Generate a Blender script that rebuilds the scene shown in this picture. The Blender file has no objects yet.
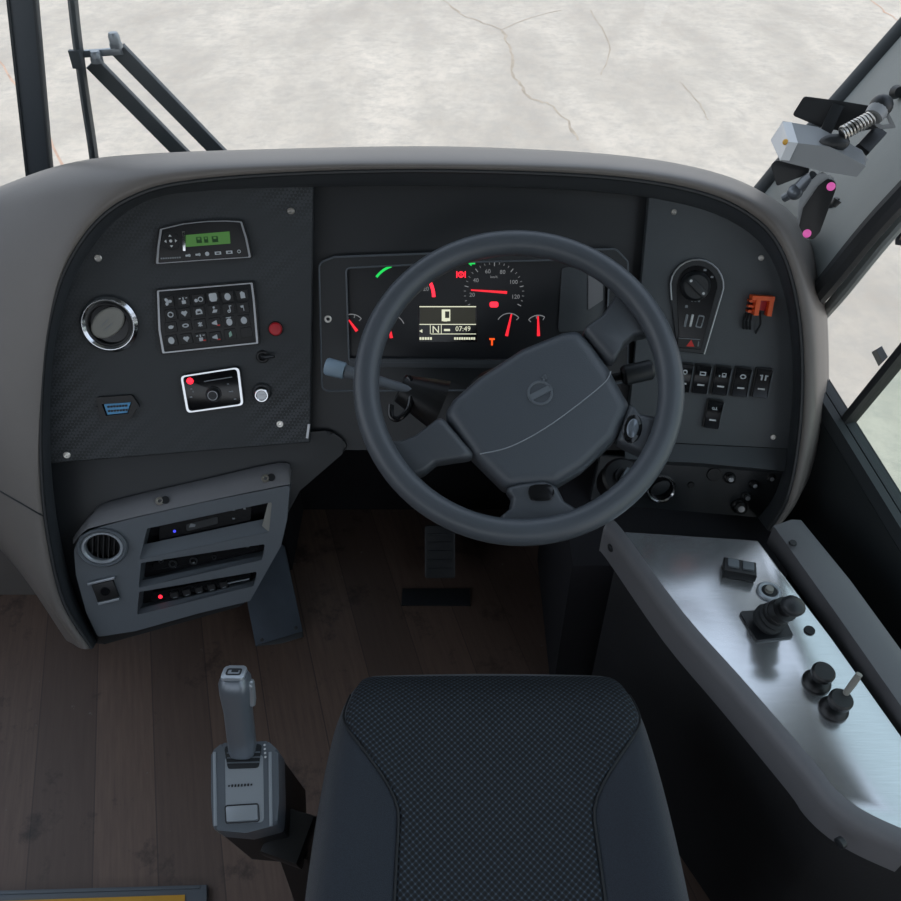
import bpy, bmesh, math, random
from mathutils import Vector, Matrix
from mathutils.geometry import tessellate_polygon
random.seed(7)
PI = math.pi
R = math.radians
SC = bpy.context.scene
COL = SC.collection
# ------------------------------------------------------------------ camera
H, PITCH, FPX, CX = 1.42, R(42), 800.0, 450.5
CAM = Vector((0, 0, H))
FW = Vector((0, math.cos(PITCH), -math.sin(PITCH)))
UP = Vector((0, math.sin(PITCH), math.cos(PITCH)))
RT = Vector((1, 0, 0))
def ray(px, py): return RT*((px-CX)/FPX) + UP*((CX-py)/FPX) + FW
def at(px, py, depth): return CAM + ray(px, py)*depth
def atz(px, py, z):
    r = ray(px, py); return CAM + r*((z-H)/r.z)
def aty(px, py, y):
    r = ray(px, py); return CAM + r*(y/r.y)
def frame(o, u, v):
    u = Vector(u).normalized(); n = u.cross(Vector(v)).normalized(); v = n.cross(u)
    return Matrix(((u.x, v.x, n.x, o[0]), (u.y, v.y, n.y, o[1]), (u.z, v.z, n.z, o[2]), (0, 0, 0, 1)))
def loc(M, px, py, z=0.0):
    Mi = M.inverted(); o = Mi @ CAM; d = Mi.to_3x3() @ ray(px, py)
    return o + d*((z-o.z)/d.z)
def loc2(M, px, py, z=0.0):
    p = loc(M, px, py, z); return (p.x, p.y)
def poly(M, pts, z=0.0): return [loc2(M, a, b, z) for a, b in pts]
def on(M, px, py, z=0.0): return M @ loc(M, px, py, z)
def sub(M, px, py, z=0.0, rot=0.0): # a frame lying on plane M under a given spot
    return M @ Matrix.Translation(loc(M, px, py, z)) @ Matrix.Rotation(rot, 4, 'Z')

# ------------------------------------------------------------------ materials
def lin(h):
    out = []
    for i in (0, 2, 4):
        c = int(h[i:i+2], 16)/255
        out.append(c/12.92 if c <= .04045 else ((c+.055)/1.055)**2.4)
    return (*out, 1)
class NT:
    def __init__(s, name):
        s.m = bpy.data.materials.new(name); s.m.use_nodes = True
        s.t = s.m.node_tree; s.N = s.t.nodes; s.L = s.t.links
        s.b = s.N['Principled BSDF']; s.out = s.N['Material Output']
    def n(s, typ, **kw):
        nd = s.N.new(typ)
        for k, v in kw.items():
            if k in nd.inputs: nd.inputs[k].default_value = v
            else: setattr(nd, k, v)
        return nd
    def k(s, a, b): s.L.new(a, b)
    def coord(s, scale=(1, 1, 1), rot=0, which='Object'):
        tc = s.n('ShaderNodeTexCoord'); mp = s.n('ShaderNodeMapping')
        mp.inputs['Scale'].default_value = scale; mp.inputs['Rotation'].default_value = (0, 0, rot)
        s.k(tc.outputs[which], mp.inputs['Vector']); return mp.outputs['Vector']
    def ramp(s, fac, *stops):
        r = s.n('ShaderNodeValToRGB'); e = r.color_ramp.elements
        while len(e) < len(stops): e.new(.5)
        for el, (p, c) in zip(e, stops): el.position = p; el.color = c
        s.k(fac, r.inputs['Fac']); return r.outputs['Color']
    def mix(s, fac, a, b, mode='MIX'):
        m = s.n('ShaderNodeMix', data_type='RGBA', blend_type=mode)
        for sock, v in ((m.inputs[0], fac), (m.inputs[6], a), (m.inputs[7], b)):
            if hasattr(v, 'links'): s.k(v, sock)
            else: sock.default_value = v
        return m.outputs[2]
    def bump(s, h, strength, dist=.001):
        b = s.n('ShaderNodeBump'); b.inputs['Strength'].default_value = strength; b.inputs['Distance'].default_value = dist
        s.k(h, b.inputs['Height']); s.k(b.outputs['Normal'], s.b.inputs['Normal'])
def plain(name, col, rough=.5, metal=0.0, grain=0.0, gscale=900, var=0.0, spec=.5, coat=0.0):
    q = NT(name); b = q.b
    b.inputs['Roughness'].default_value = rough; b.inputs['Metallic'].default_value = metal
    b.inputs['Specular IOR Level'].default_value = spec; b.inputs['Coat Weight'].default_value = coat
    c = lin(col); b.inputs['Base Color'].default_value = c
    if var or grain: v = q.coord()
    if var:
        nz = q.n('ShaderNodeTexNoise', Scale=9, Detail=6); q.k(v, nz.inputs['Vector'])
        lo = tuple(x*(1-var) for x in c[:3])+(1,); hi = tuple(min(1, x*(1+var)) for x in c[:3])+(1,)
        q.k(q.ramp(nz.outputs['Fac'], (.3, lo), (.7, hi)), b.inputs['Base Color'])
    if grain:
        n2 = q.n('ShaderNodeTexNoise', Scale=gscale, Detail=2); q.k(v, n2.inputs['Vector']); q.bump(n2.outputs['Fac'], grain, .0006)
    return q.m
def glow(name, col, strength, base='101010'):
    q = NT(name); q.b.inputs['Base Color'].default_value = lin(base)
    q.b.inputs['Emission Color'].default_value = lin(col); q.b.inputs['Emission Strength'].default_value = strength
    q.b.inputs['Roughness'].default_value = .4
    return q.m
M = {}
M['hood'] = plain('hood soft plastic', '726d69', .38, grain=.25, gscale=700, var=.05)
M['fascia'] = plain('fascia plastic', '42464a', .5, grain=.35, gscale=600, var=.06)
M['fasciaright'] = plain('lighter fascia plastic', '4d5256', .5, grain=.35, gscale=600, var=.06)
M['dark'] = plain('dark plastic', '25282b', .42, grain=.15, gscale=700)
M['black'] = plain('black plastic', '17181a', .4)
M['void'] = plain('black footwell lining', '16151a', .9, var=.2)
M['gloss'] = plain('gloss black plastic', '101114', .18)
M['chrome'] = plain('chrome', 'd8dadd', .16, 1)
M['satin'] = plain('satin silver trim', 'b6b9bd', .35, .9)
M['screwhead'] = plain('screw steel', 'dcd9d3', .3, 1)
M['wheel'] = plain('steering wheel rubber', '4c5157', .38, grain=.2, gscale=900, var=.05)
M['pad'] = plain('wheel pad plastic', '4c5157', .4, grain=.35, gscale=500)
M['spoke'] = plain('wheel spoke plastic', '474b50', .4, grain=.1)
M['grey'] = plain('grey console plastic', '77777a', .5, grain=.2, gscale=700, var=.05)
M['greyblue'] = plain('blue grey plastic', '60666c', .5, grain=.2, gscale=700)
M['ledge'] = plain('grey ledge plastic', '6d6d70', .5, grain=.25, var=.05)
M['silver'] = plain('silver paint plastic', 'a9b0b7', .32, .5)
M['silverdark'] = plain('dark silver plastic', '747b83', .3, .5)
M['white'] = plain('white print', 'd9dbdc', .6)
M['dim'] = plain('dim grey print', '8a8f94', .6)
M['keyglyph'] = plain('key print', 'c3c8cc', .5)
M['redpaint'] = plain('red button plastic', 'c3202c', .35)
M['redprint'] = plain('red print', 'e0352c', .5)
M['orange'] = plain('orange connector plastic', 'f0622a', .45)
M['blue'] = plain('blue connector plastic', '5fa6d8', .45)
M['beige'] = plain('grey beige vent flap', '8d8c86', .55)
M['rubber'] = plain('black rubber', '1e2124', .65, grain=.2)
M['seal'] = plain('grey rubber seal', '3a3f42', .6)
M['pillar'] = plain('grey pillar trim', '7e8483', .55, grain=.2, gscale=400, var=.06)
M['wallpanel'] = plain('dark wall panel', '2c3133', .7, grain=.2, var=.08)
M['carpet'] = plain('dark console lining', '252527', .95, grain=.6, gscale=300, var=.15)
M['yellow'] = plain('yellow edge strip', 'd9a12f', .6, var=.12)
M['footplate'] = plain('worn blue grey metal', '47505b', .55, .2, var=.3, grain=.2, gscale=60)
M['camgrey'] = plain('grey device plastic', '96999b', .42)
M['lens'] = plain('white lens', 'e6e8ea', .2)
M['amber'] = plain('amber lens', 'e8b24a', .3)
M['pink'] = glow('pink infrared led', 'e868bc', .5)
M['redled'] = glow('red led', 'ff2438', 1.6)
M['redneedle'] = glow('red needle', 'ff2a3a', .75)
M['greenled'] = glow('green led', '20e060', .7)
M['orangeled'] = glow('orange led', 'ff5a1e', .8)
M['blueled'] = glow('blue led', '4a50ff', .8)
M['lcd'] = glow('green lcd', '6aae58', .22, '203018')
M['lcdtext'] = plain('lcd digits', '1c4a1a', .6)
M['screen'] = glow('instrument screen', '6f6e60', .11, '15160f')
M['screenlit'] = glow('screen lit text', 'e6e8cc', .7)
M['gauge'] = glow('gauge print lit', 'c8ccd0', .22)
M['dial'] = plain('dial face', '1d1f23', .4)
M['mirrorback'] = plain('mirror housing', '2a2f3a', .4)
M['stalktip'] = plain('pale blue grey stalk end', '8ea3b4', .4)
M['doorpost'] = plain('windscreen strip', '4a5056', .45)
M['wiper'] = plain('wiper black metal', '555d61', .45)
M['wipersilver'] = plain('wiper joint metal', '9aa3aa', .35, .8)
def weave():
    q = NT('woven fascia film'); v = q.coord((1, 1, 1), R(45))
    ck = q.n('ShaderNodeTexChecker', Scale=230); q.k(v, ck.inputs['Vector'])
    nz = q.n('ShaderNodeTexNoise', Scale=4, Detail=3); q.k(q.coord(), nz.inputs['Vector'])
    a = q.mix(ck.outputs['Fac'], lin('262a2d'), lin('45494d'))
    q.k(q.mix(q.ramp(nz.outputs['Fac'], (.4, (0, 0, 0, 1)), (.65, (1, 1, 1, 1))), a, lin('33373a')), q.b.inputs['Base Color'])
    q.b.inputs['Roughness'].default_value = .5
    q.bump(ck.outputs['Fac'], .25, .0006); return q.m
M['weave'] = weave()
def brushed():
    q = NT('brushed aluminium'); v = q.coord((4, 160, 1), R(15))
    nz = q.n('ShaderNodeTexNoise', Scale=6, Detail=5); q.k(v, nz.inputs['Vector'])
    n2 = q.n('ShaderNodeTexNoise', Scale=5, Detail=4); q.k(q.coord(), n2.inputs['Vector'])
    c = q.ramp(nz.outputs['Fac'], (.3, lin('d0d2d5')), (.7, lin('dcdee1')))
    q.k(c, q.b.inputs['Base Color']); q.b.inputs['Metallic'].default_value = .85
    q.k(q.ramp(n2.outputs['Fac'], (.35, (.17, .17, .17, 1)), (.7, (.25, .25, .25, 1))), q.b.inputs['Roughness'])
    q.bump(nz.outputs['Fac'], .04, .0004); return q.m
M['brushed'] = brushed()
def mesh_fabric():
    q = NT('honeycomb seat mesh'); v = q.coord((1, 1, 0))
    vo = q.n('ShaderNodeTexVoronoi', Scale=1, Randomness=.0); vo.voronoi_dimensions = '2D'
    # offset rows give a staggered dot pattern
    mp = q.coord((175, 175, 0), R(45)); q.k(mp, vo.inputs['Vector'])
    c = q.ramp(vo.outputs['Distance'], (.22, lin('0b0d10')), (.48, lin('1f262d')), (.62, lin('44515e')))
    q.k(c, q.b.inputs['Base Color']); q.b.inputs['Roughness'].default_value = .8
    q.bump(vo.outputs['Distance'], .8, .003); return q.m
M['meshfab'] = mesh_fabric()
def fabric():
    q = NT('dark blue bolster cloth'); v = q.coord((900, 900, 900))
    nz = q.n('ShaderNodeTexNoise', Scale=1, Detail=2); q.k(v, nz.inputs['Vector'])
    q.k(q.ramp(nz.outputs['Fac'], (.3, lin('1c2129')), (.7, lin('282f39'))), q.b.inputs['Base Color'])
    q.b.inputs['Roughness'].default_value = .9; q.b.inputs['Sheen Weight'].default_value = .2
    q.bump(nz.outputs['Fac'], .4, .001); return q.m
M['bolster'] = fabric()
def wood():
    q = NT('walnut vinyl planks'); v = q.coord((1, 1, 1), R(-107))
    br = q.n('ShaderNodeTexBrick', Scale=1.0); q.k(v, br.inputs['Vector'])
    br.offset = .37
    for k_, val in (('Brick Width', 2.4), ('Row Height', .105), ('Mortar Size', .0012), ('Bias', 0.0)): br.inputs[k_].default_value = val
    br.inputs['Color1'].default_value = lin('7d6659'); br.inputs['Color2'].default_value = lin('604f46'); br.inputs['Mortar'].default_value = lin('4f413b')
    g = q.n('ShaderNodeTexNoise', Scale=7, Detail=8, Roughness=.65); m2 = q.n('ShaderNodeMapping'); m2.inputs['Scale'].default_value = (1.2, 18, 1); q.k(v, m2.inputs['Vector']); q.k(m2.outputs['Vector'], g.inputs['Vector'])
    c = q.mix(q.ramp(g.outputs['Fac'], (.3, (0, 0, 0, 1)), (.75, (.7, .7, .7, 1))), br.outputs['Color'], lin('55443d'))
    d = q.n('ShaderNodeTexNoise', Scale=7.5, Detail=9, Roughness=.7); q.k(q.coord((1, 1, 1), .5), d.inputs['Vector'])
    c = q.mix(q.ramp(d.outputs['Fac'], (.56, (0, 0, 0, 1)), (.66, (.65, .65, .65, 1))), c, lin('231f20'))
    e = q.n('ShaderNodeTexNoise', Scale=55, Detail=3); q.k(q.coord(), e.inputs['Vector'])
    c = q.mix(q.ramp(e.outputs['Fac'], (.73, (0, 0, 0, 1)), (.78, (.5, .5, .5, 1))), c, lin('8c8a88'))
    q.k(c, q.b.inputs['Base Color']); q.b.inputs['Roughness'].default_value = .5
    q.bump(g.outputs['Fac'], .15, .001); return q.m
M['wood'] = wood()
def concrete():
    q = NT('pale concrete yard'); v = q.coord()
    a = q.n('ShaderNodeTexNoise', Scale=1.1, Detail=9, Roughness=.66); q.k(q.coord((1, .4, 1)), a.inputs['Vector'])
    b = q.n('ShaderNodeTexNoise', Scale=9, Detail=8, Roughness=.7); q.k(v, b.inputs['Vector'])
    c = q.ramp(a.outputs['Fac'], (.3, lin('9f988f')), (.5, lin('b2aba1')), (.7, lin('c6beb3')))
    c = q.mix(q.ramp(b.outputs['Fac'], (.42, (0, 0, 0, 1)), (.68, (.7, .7, .7, 1))), c, lin('9d9a94'))
    d = q.n('ShaderNodeTexNoise', Scale=2.6, Detail=7, Roughness=.75); q.k(q.coord((1, .4, 1), .3), d.inputs['Vector'])
    c = q.mix(q.ramp(d.outputs['Fac'], (.60, (0, 0, 0, 1)), (.72, (.35, .35, .35, 1))), c, lin('8d8a84'))
    q.k(c, q.b.inputs['Base Color']); q.b.inputs['Roughness'].default_value = .9
    q.bump(b.outputs['Fac'], .3, .01); return q.m
M['concrete'] = concrete()
M['crack'] = plain('dark crack filling', 'a1978a', .9, var=.2)
M['rust'] = plain('rusty joint', 'b89c8a', .9, var=.2)
def glass(name, tint=(1, 1, 1, 1), refl=1.0):
    q = NT(name); q.N.remove(q.b)
    tr = q.n('ShaderNodeBsdfTransparent'); tr.inputs['Color'].default_value = tint
    gl = q.n('ShaderNodeBsdfGlossy'); gl.inputs['Roughness'].default_value = .02
    fr = q.n('ShaderNodeLayerWeight'); fr.inputs['Blend'].default_value = .5
    pw = q.n('ShaderNodeMath', operation='POWER'); pw.inputs[1].default_value = 4.5; q.k(fr.outputs['Facing'], pw.inputs[0])
    ml = q.n('ShaderNodeMath', operation='MULTIPLY_ADD'); ml.inputs[1].default_value = .6*refl; ml.inputs[2].default_value = .02; q.k(pw.outputs[0], ml.inputs[0])
    mx = q.n('ShaderNodeMixShader'); q.k(ml.outputs[0], mx.inputs[0]); q.k(tr.outputs[0], mx.inputs[1]); q.k(gl.outputs[0], mx.inputs[2])
    q.k(mx.outputs[0], q.out.inputs['Surface']); return q.m
M['glass'] = glass('windscreen glass', (.975, .97, .965, 1))
M['tint'] = glass('green tinted glass', (.86, .91, .88, 1))

# ------------------------------------------------------------------ mesh building
def rpoly(pts, r, n=4):
    """polygon with rounded corners"""
    out = []; N = len(pts)
    for i in range(N):
        p = Vector(pts[i][:2]); a = Vector(pts[i-1][:2])-p; b = Vector(pts[(i+1) % N][:2])-p
        la, lb = a.length, b.length
        rr = r[i] if isinstance(r, (list, tuple)) else r
        ang = a.angle(b) if la > 1e-9 and lb > 1e-9 else PI
        if rr <= 0 or ang > R(172): out.append((p.x, p.y)); continue
        d = min(rr/math.tan(ang/2), la*.48, lb*.48)
        s, e = p+a/la*d, p+b/lb*d
        for k in range(n+1):
            t = k/n; q = s*(1-t)**2 + p*2*t*(1-t) + e*t*t
            out.append((q.x, q.y))
    return out
def rect(w, h, cx=0, cy=0, r=0, n=3):
    p = [(cx-w/2, cy-h/2), (cx+w/2, cy-h/2), (cx+w/2, cy+h/2), (cx-w/2, cy+h/2)]
    return rpoly(p, r, n) if r else p
def ngon(r, n=24, cx=0, cy=0, ry=None, a0=0):
    return [(cx+r*math.cos(a0+2*PI*i/n), cy+(ry or r)*math.sin(a0+2*PI*i/n)) for i in range(n)]
def area(p): return sum(p[i-1][0]*p[i][1]-p[i][0]*p[i-1][1] for i in range(len(p)))/2
def crom(pts, n, closed=False):
    """Catmull-Rom through points"""
    P = [Vector(p) for p in pts]; N = len(P); out = []
    for i in range(N if closed else N-1):
        g = (lambda k: P[k % N]) if closed else (lambda k: P[max(0, min(N-1, k))])
        a, b, c, d = g(i-1), g(i), g(i+1), g(i+2)
        for k in range(n):
            t = k/n
            out.append(.5*((2*b)+(c-a)*t+(2*a-5*b+4*c-d)*t*t+(3*b-a-3*c+d)*t**3))
    if not closed: out.append(P[-1].copy())
    return out
class G:
    def __init__(s): s.bm = bmesh.new()
    def _new(s, fn):
        before = len(s.bm.verts); fn(); s.bm.verts.ensure_lookup_table()
        return s.bm.verts[before:]
    def xf(s, T, start=0):
        s.bm.verts.ensure_lookup_table()
        for v in s.bm.verts[start:]: v.co = T @ v.co
        return s
    def mark(s): return len(s.bm.verts)
    def prism(s, pts, z0, z1, bev=0, seg=2, T=None, both=False):
        if isinstance(bev, Matrix): bev, T = 0, bev
        if area(pts) < 0: pts = pts[::-1]
        t = bmesh.new()
        lo = [t.verts.new((p[0], p[1], z0)) for p in pts]; hi = [t.verts.new((p[0], p[1], z1)) for p in pts]
        n = len(pts); top = t.faces.new(hi); bot = t.faces.new(lo[::-1])
        for i in range(n): t.faces.new((lo[i], lo[(i+1) % n], hi[(i+1) % n], hi[i]))
        if bev:
            es = list(top.edges) + (list(bot.edges) if both else [])
            bmesh.ops.bevel(t, geom=es, offset=bev, segments=seg, affect='EDGES', profile=.6, clamp_overlap=True)
        return s.merge(t, T)
    def merge(s, t, T=None):
        me = bpy.data.meshes.new('tmp'); t.to_mesh(me); t.free()
        k = s.mark(); s.bm.from_mesh(me); bpy.data.meshes.remove(me)
        if T is not None: s.xf(T, k)
        return s
    def plate(s, outer, holes, z0, z1, T=None):
        t = bmesh.new(); loops = [outer]+list(holes); rings = []
        for z in (z1, z0):
            vs = [[t.verts.new((p[0], p[1], z)) for p in l] for l in loops]; rings.append(vs)
            es = [t.edges.new((l[i-1], l[i])) for l in vs for i in range(len(l))]
            bmesh.ops.triangle_fill(t, use_beauty=True, use_dissolve=False, edges=es)
        for a, b in zip(rings[0], rings[1]):
            for i in range(len(a)): t.faces.new((a[i-1], a[i], b[i], b[i-1]))
        bmesh.ops.recalc_face_normals(t, faces=t.faces)
        return s.merge(t, T)
    def box(s, w, d, h, c=(0, 0, 0), bev=0, T=None, r=0):
        """centred in x,y; from c.z-h/2 to c.z+h/2"""
        return s.prism(rect(w, d, c[0], c[1], r), c[2]-h/2, c[2]+h/2, bev, 2, T, both=bool(bev))
    def crown(s, pts, steps, T=None):
        if area(pts) < 0: pts = pts[::-1]
        n = len(pts); P = [Vector(p[:2]) for p in pts]; nor = []; cen = sum(P, Vector((0, 0)))/n; mr = sum((p-cen).length for p in P)/n
        for i in range(n):
            pass
        rows = []
        for off, z in steps: rows.append([(*(cen+(p-cen)*(1-off/mr)), z) for p in P])
        return s.loft(rows, T, closed=True, cap=True)
    def lathe(s, prof, n=28, T=None, cap=True):
        t = bmesh.new(); rings = []
        for r, z in prof:
            rings.append([t.verts.new((r*math.cos(2*PI*i/n), r*math.sin(2*PI*i/n), z)) for i in range(n)])
        for a, b in zip(rings, rings[1:]):
            for i in range(n): t.faces.new((a[i], a[(i+1) % n], b[(i+1) % n], b[i]))
        if cap:
            if prof[0][0] > 1e-6: t.faces.new(rings[0][::-1])
            if prof[-1][0] > 1e-6: t.faces.new(rings[-1])
        bmesh.ops.remove_doubles(t, verts=t.verts, dist=1e-7)
        bmesh.ops.recalc_face_normals(t, faces=t.faces)
        return s.merge(t, T)
    def ring(s, r_in, r_out, z0, z1, n=36, T=None, bev=.3):
        w = (r_out-r_in)*bev
        return s.lathe([(r_in, z0), (r_in, z1-w), (r_in+w, z1), (r_out-w, z1), (r_out, z1-w), (r_out, z0), (r_in, z0)], n, T, cap=False)
    def tube(s, pts, r, n=10, closed=False, T=None, flat=1.0):
        P = [Vector(p) for p in pts]; N = len(P); t = bmesh.new(); rings = []
        up = None
        for i in range(N):
            if closed: d = (P[(i+1) % N]-P[i-1]).normalized()
            else: d = (P[min(i+1, N-1)]-P[max(i-1, 0)]).normalized()
            if up is None:
                up = Vector((0, 0, 1)) if abs(d.z) < .9 else Vector((0, 1, 0))
            a = (up - d*up.dot(d)).normalized(); b = d.cross(a); up = a
            rr = r[i] if isinstance(r, (list, tuple)) else r
            rings.append([t.verts.new(P[i]+(a*math.cos(2*PI*k/n)*flat+b*math.sin(2*PI*k/n))*rr) for k in range(n)])
        for i in range(N if closed else N-1):
            A, B = rings[i], rings[(i+1) % N]
            for k in range(n): t.faces.new((A[k], A[(k+1) % n], B[(k+1) % n], B[k]))
        if not closed: t.faces.new(rings[0][::-1]); t.faces.new(rings[-1])
        bmesh.ops.recalc_face_normals(t, faces=t.faces)
        return s.merge(t, T)
    def bar(s, a, b, w, h, upv=(0, 0, 1), bev=0.0, T=None):
        a, b = Vector(a), Vector(b); d = b-a; x = d.normalized(); y = Vector(upv).cross(x).normalized(); z = x.cross(y)
        m = (a+b)/2
        Tm = Matrix(((x.x, y.x, z.x, m.x), (x.y, y.y, z.y, m.y), (x.z, y.z, z.z, m.z), (0, 0, 0, 1)))
        return s.box(d.length, w, h, bev=bev, T=(T @ Tm if T else Tm))
    def loft(s, rows, T=None, closed=False, cap=False):
        t = bmesh.new(); V = [[t.verts.new(p) for p in r] for r in rows]
        for A, B in zip(V, V[1:]):
            n = len(A)
            for k in range(n if closed else n-1):
                t.faces.new((A[k], A[(k+1) % n], B[(k+1) % n], B[k]))
        if cap: t.faces.new(V[0][::-1]); t.faces.new(V[-1])
        bmesh.ops.remove_doubles(t, verts=t.verts, dist=1e-6)
        bmesh.ops.recalc_face_normals(t, faces=t.faces)
        return s.merge(t, T)
    def ball(s, r, c=(0, 0, 0), T=None, sc=(1, 1, 1)):
        t = bmesh.new(); bmesh.ops.create_uvsphere(t, u_segments=18, v_segments=12, radius=r)
        for v in t.verts: v.co = Vector((v.co.x*sc[0]+c[0], v.co.y*sc[1]+c[1], v.co.z*sc[2]+c[2]))
        return s.merge(t, T)
    def text(s, body, size, T=None, ext=.0002):
        cu = bpy.data.curves.new('t', 'FONT'); cu.body = body; cu.size = size; cu.align_x = 'CENTER'; cu.align_y = 'CENTER'; cu.extrude = ext
        cu.resolution_u = 2
        ob = bpy.data.objects.new('t', cu); COL.objects.link(ob); bpy.context.view_layer.update()
        me = bpy.data.meshes.new_from_object(ob.evaluated_get(bpy.context.evaluated_depsgraph_get()))
        k = s.mark(); s.bm.from_mesh(me)
        if T is not None: s.xf(T, k)
        bpy.data.objects.remove(ob); bpy.data.curves.remove(cu); bpy.data.meshes.remove(me)
        return s
WORLD = {}
def link(o): COL.objects.link(o); return o
def put(name, g, mat, parent=None, world=False, label=None, smooth=35):
    if world and parent is not None: g.xf(WORLD[root(parent).name].inverted())
    me = bpy.data.meshes.new(name); g.bm.to_mesh(me); g.bm.free()
    if smooth:
        me.polygons.foreach_set('use_smooth', [True]*len(me.polygons)); me.set_sharp_from_angle(angle=R(smooth))
    me.materials.append(M[mat] if isinstance(mat, str) else mat)
    o = link(bpy.data.objects.new(name, me))
    if parent is not None: o.parent = parent
    if label: o['label'] = label
    return o
def root(o):
    while o.parent: o = o.parent
    return o
def thing(name, label, cat, T, group=None):
    o = link(bpy.data.objects.new(name, None)); o.matrix_world = T; WORLD[o.name] = T.copy()
    o.empty_display_size = .02
    o['label'] = label; o['category'] = cat
    if group: o['group'] = group
    return o
def struct(name, g, mat, label=None, smooth=35):
    o = put(name, g, mat, None, smooth=smooth); o['kind'] = 'structure'; WORLD[o.name] = Matrix()
    if label: o['label'] = label
    return o
def copy_tree(o, T, label, parent=None):
    c = link(o.copy())
    if parent is None:
        c.matrix_world = T; c['label'] = label; WORLD[c.name] = T.copy()
    else: c.parent = parent
    for ch in list(o.children): copy_tree(ch, None, None, c)
    return c
def TL(x, y, z=0): return Matrix.Translation((x, y, z))
def RX(a): return Matrix.Rotation(a, 4, 'X')
def RY(a): return Matrix.Rotation(a, 4, 'Y')
def RZ(a): return Matrix.Rotation(a, 4, 'Z')

# ------------------------------------------------------------------ main planes
LEAN = R(25)
CF = frame(at(465, 310, 1.32), (1, 0, 0), (0, math.sin(LEAN), math.cos(LEAN)))
def yawed(o, a, lean=LEAN):
    u = Vector((math.cos(a), math.sin(a), 0)); v = Matrix.Rotation(a, 3, 'Z') @ Vector((0, math.sin(lean), math.cos(lean)))
    return frame(o, u, v)
LF = yawed(on(CF, 310, 330, .03), R(8))
RF = yawed(on(CF, 645, 330, .03), R(-7))
CF3 = CF @ TL(0, 0, .03)
WF = frame(at(518.5, 381, 1.095), (1, 0, 0), (0, math.cos(R(34)), math.sin(R(34))))
CZ = .50                                  # console top height
wa, wb = Vector((.622, .961, 0)), Vector((.669, .800, 0))
wd = (wa-wb).normalized()                 # along the side wall, towards the front
SWF = frame((wa.x, wa.y, .575), wd, (0, 0, 1))   # side wall frame: x forward, y up, z towards... 
if SWF.to_3x3() @ Vector((0, 0, 1)) @ Vector((1, 0, 0)) > 0:
    SWF = frame((wa.x, wa.y, .575), -wd, (0, 0, 1))

# ------------------------------------------------------------------ setting
g = G(); g.prism([(-1.9, -1.2), (.95, -1.2), (.95, 1.75), (-1.9, 1.75)], -.06, 0)
struct('floor', g, 'wood', 'dark walnut plank vinyl floor of the cab')
g = G(); g.prism([(-14, -6), (16, -6), (16, 22), (-14, 22)], -1.1, -.95)
ground = struct('ground', g, 'concrete', 'pale sunlit concrete yard outside')
GZ = -.95
def crack(pts, w, mat, name):
    P = crom([atz(a, b, GZ) for a, b in pts], 7); g = G(); L, Rr = [], []
    for i, p in enumerate(P):
        d = (P[min(i+1, len(P)-1)]-P[max(i-1, 0)]).normalized(); nn = Vector((-d.y, d.x, 0))
        j = Vector((random.uniform(-1, 1), random.uniform(-1, 1), 0))*w*1.4; ww = w*random.uniform(.35, 1.1)
        L.append(p+j+nn*ww+Vector((0, 0, .002))); Rr.append(p+j-nn*ww+Vector((0, 0, .002)))
    g.loft([L, Rr]); o = put(name, g, mat, ground); return o
crack([(438, -6), (462, 14), (500, 30), (510, 52), (516, 78), (532, 98), (556, 108), (580, 140)], .016, 'crack', 'crack')
crack([(500, 30), (530, 18), (562, 10)], .009, 'crack', 'crack')
crack([(862, -6), (885, 12), (905, 26)], .014, 'rust', 'crack')
crack([(-10, 52), (25, 95), (62, 166)], .012, 'rust', 'crack')
crack([(590, 10), (610, 45), (600, 75)], .007, 'crack', 'crack')
crack([(680, 82), (700, 104), (708, 120)], .006, 'crack', 'crack')

g = G(); g.prism([(-1.9, 1.725), (.62, 1.725), (.62, 1.93), (-1.9, 1.93)], 0, .56)
struct('wall_front', g, 'void', 'black front bulkhead below the windscreen')
g = G(); g.prism([(-1.9, -1.2), (1.0, -1.2), (1.0, 1.74), (-1.9, 1.74)], 2.58, 2.63)
struct('ceiling', g, 'pillar', 'grey roof lining')
g = G(); g.plate([(-1.2, 0.001), (1.74, 0.001), (1.74, 2.57), (-1.2, 2.57)], [[(-1.1, .8), (1.6, .8), (1.6, 2.45), (-1.1, 2.45)]], 0, .04,
    frame((-1.9, 0, 0), (0, 1, 0), (0, 0, 1)))
struct('wall_left', g, 'pillar', 'unseen entrance side wall, its opening raised to block low light')  # out of view; opening starts high to keep low light off the footwell
g = G(); g.plate([(-1.89, 0.001), (1.0, 0.001), (1.0, 2.57), (-1.89, 2.57)], [[(-1.7, .75), (.6, .75), (.6, 1.45), (-1.7, 1.45)]], 0, .04, frame((0, -1.15, 0), (1, 0, 0), (0, 0, 1)))
struct('added_wall_back', g, 'carpet', 'unseen partition added behind the driver to darken the cab')  # added out of view to darken the cab; opening shaped for chrome reflections
# low bulkhead left of the dash, above the step
g = G(); g.prism([(-1.86, 1.10), (-.80, 1.10), (-.80, 1.16), (-1.86, 1.16)], 0.001, .42, .01)
bulk = struct('trim_1', g, 'hood', 'brownish grey low panel left of the dashboard')
T = frame(aty(3, 605, 1.10), (1, 0, 0), (0, 0, 1)); T.translation.z = max(T.translation.z, .02)
g = G(); g.lathe([(0, .004), (.006, .003), (.008, 0), (.008, -.002)], 16, T); put('screw', g, 'screwhead', bulk)

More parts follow.
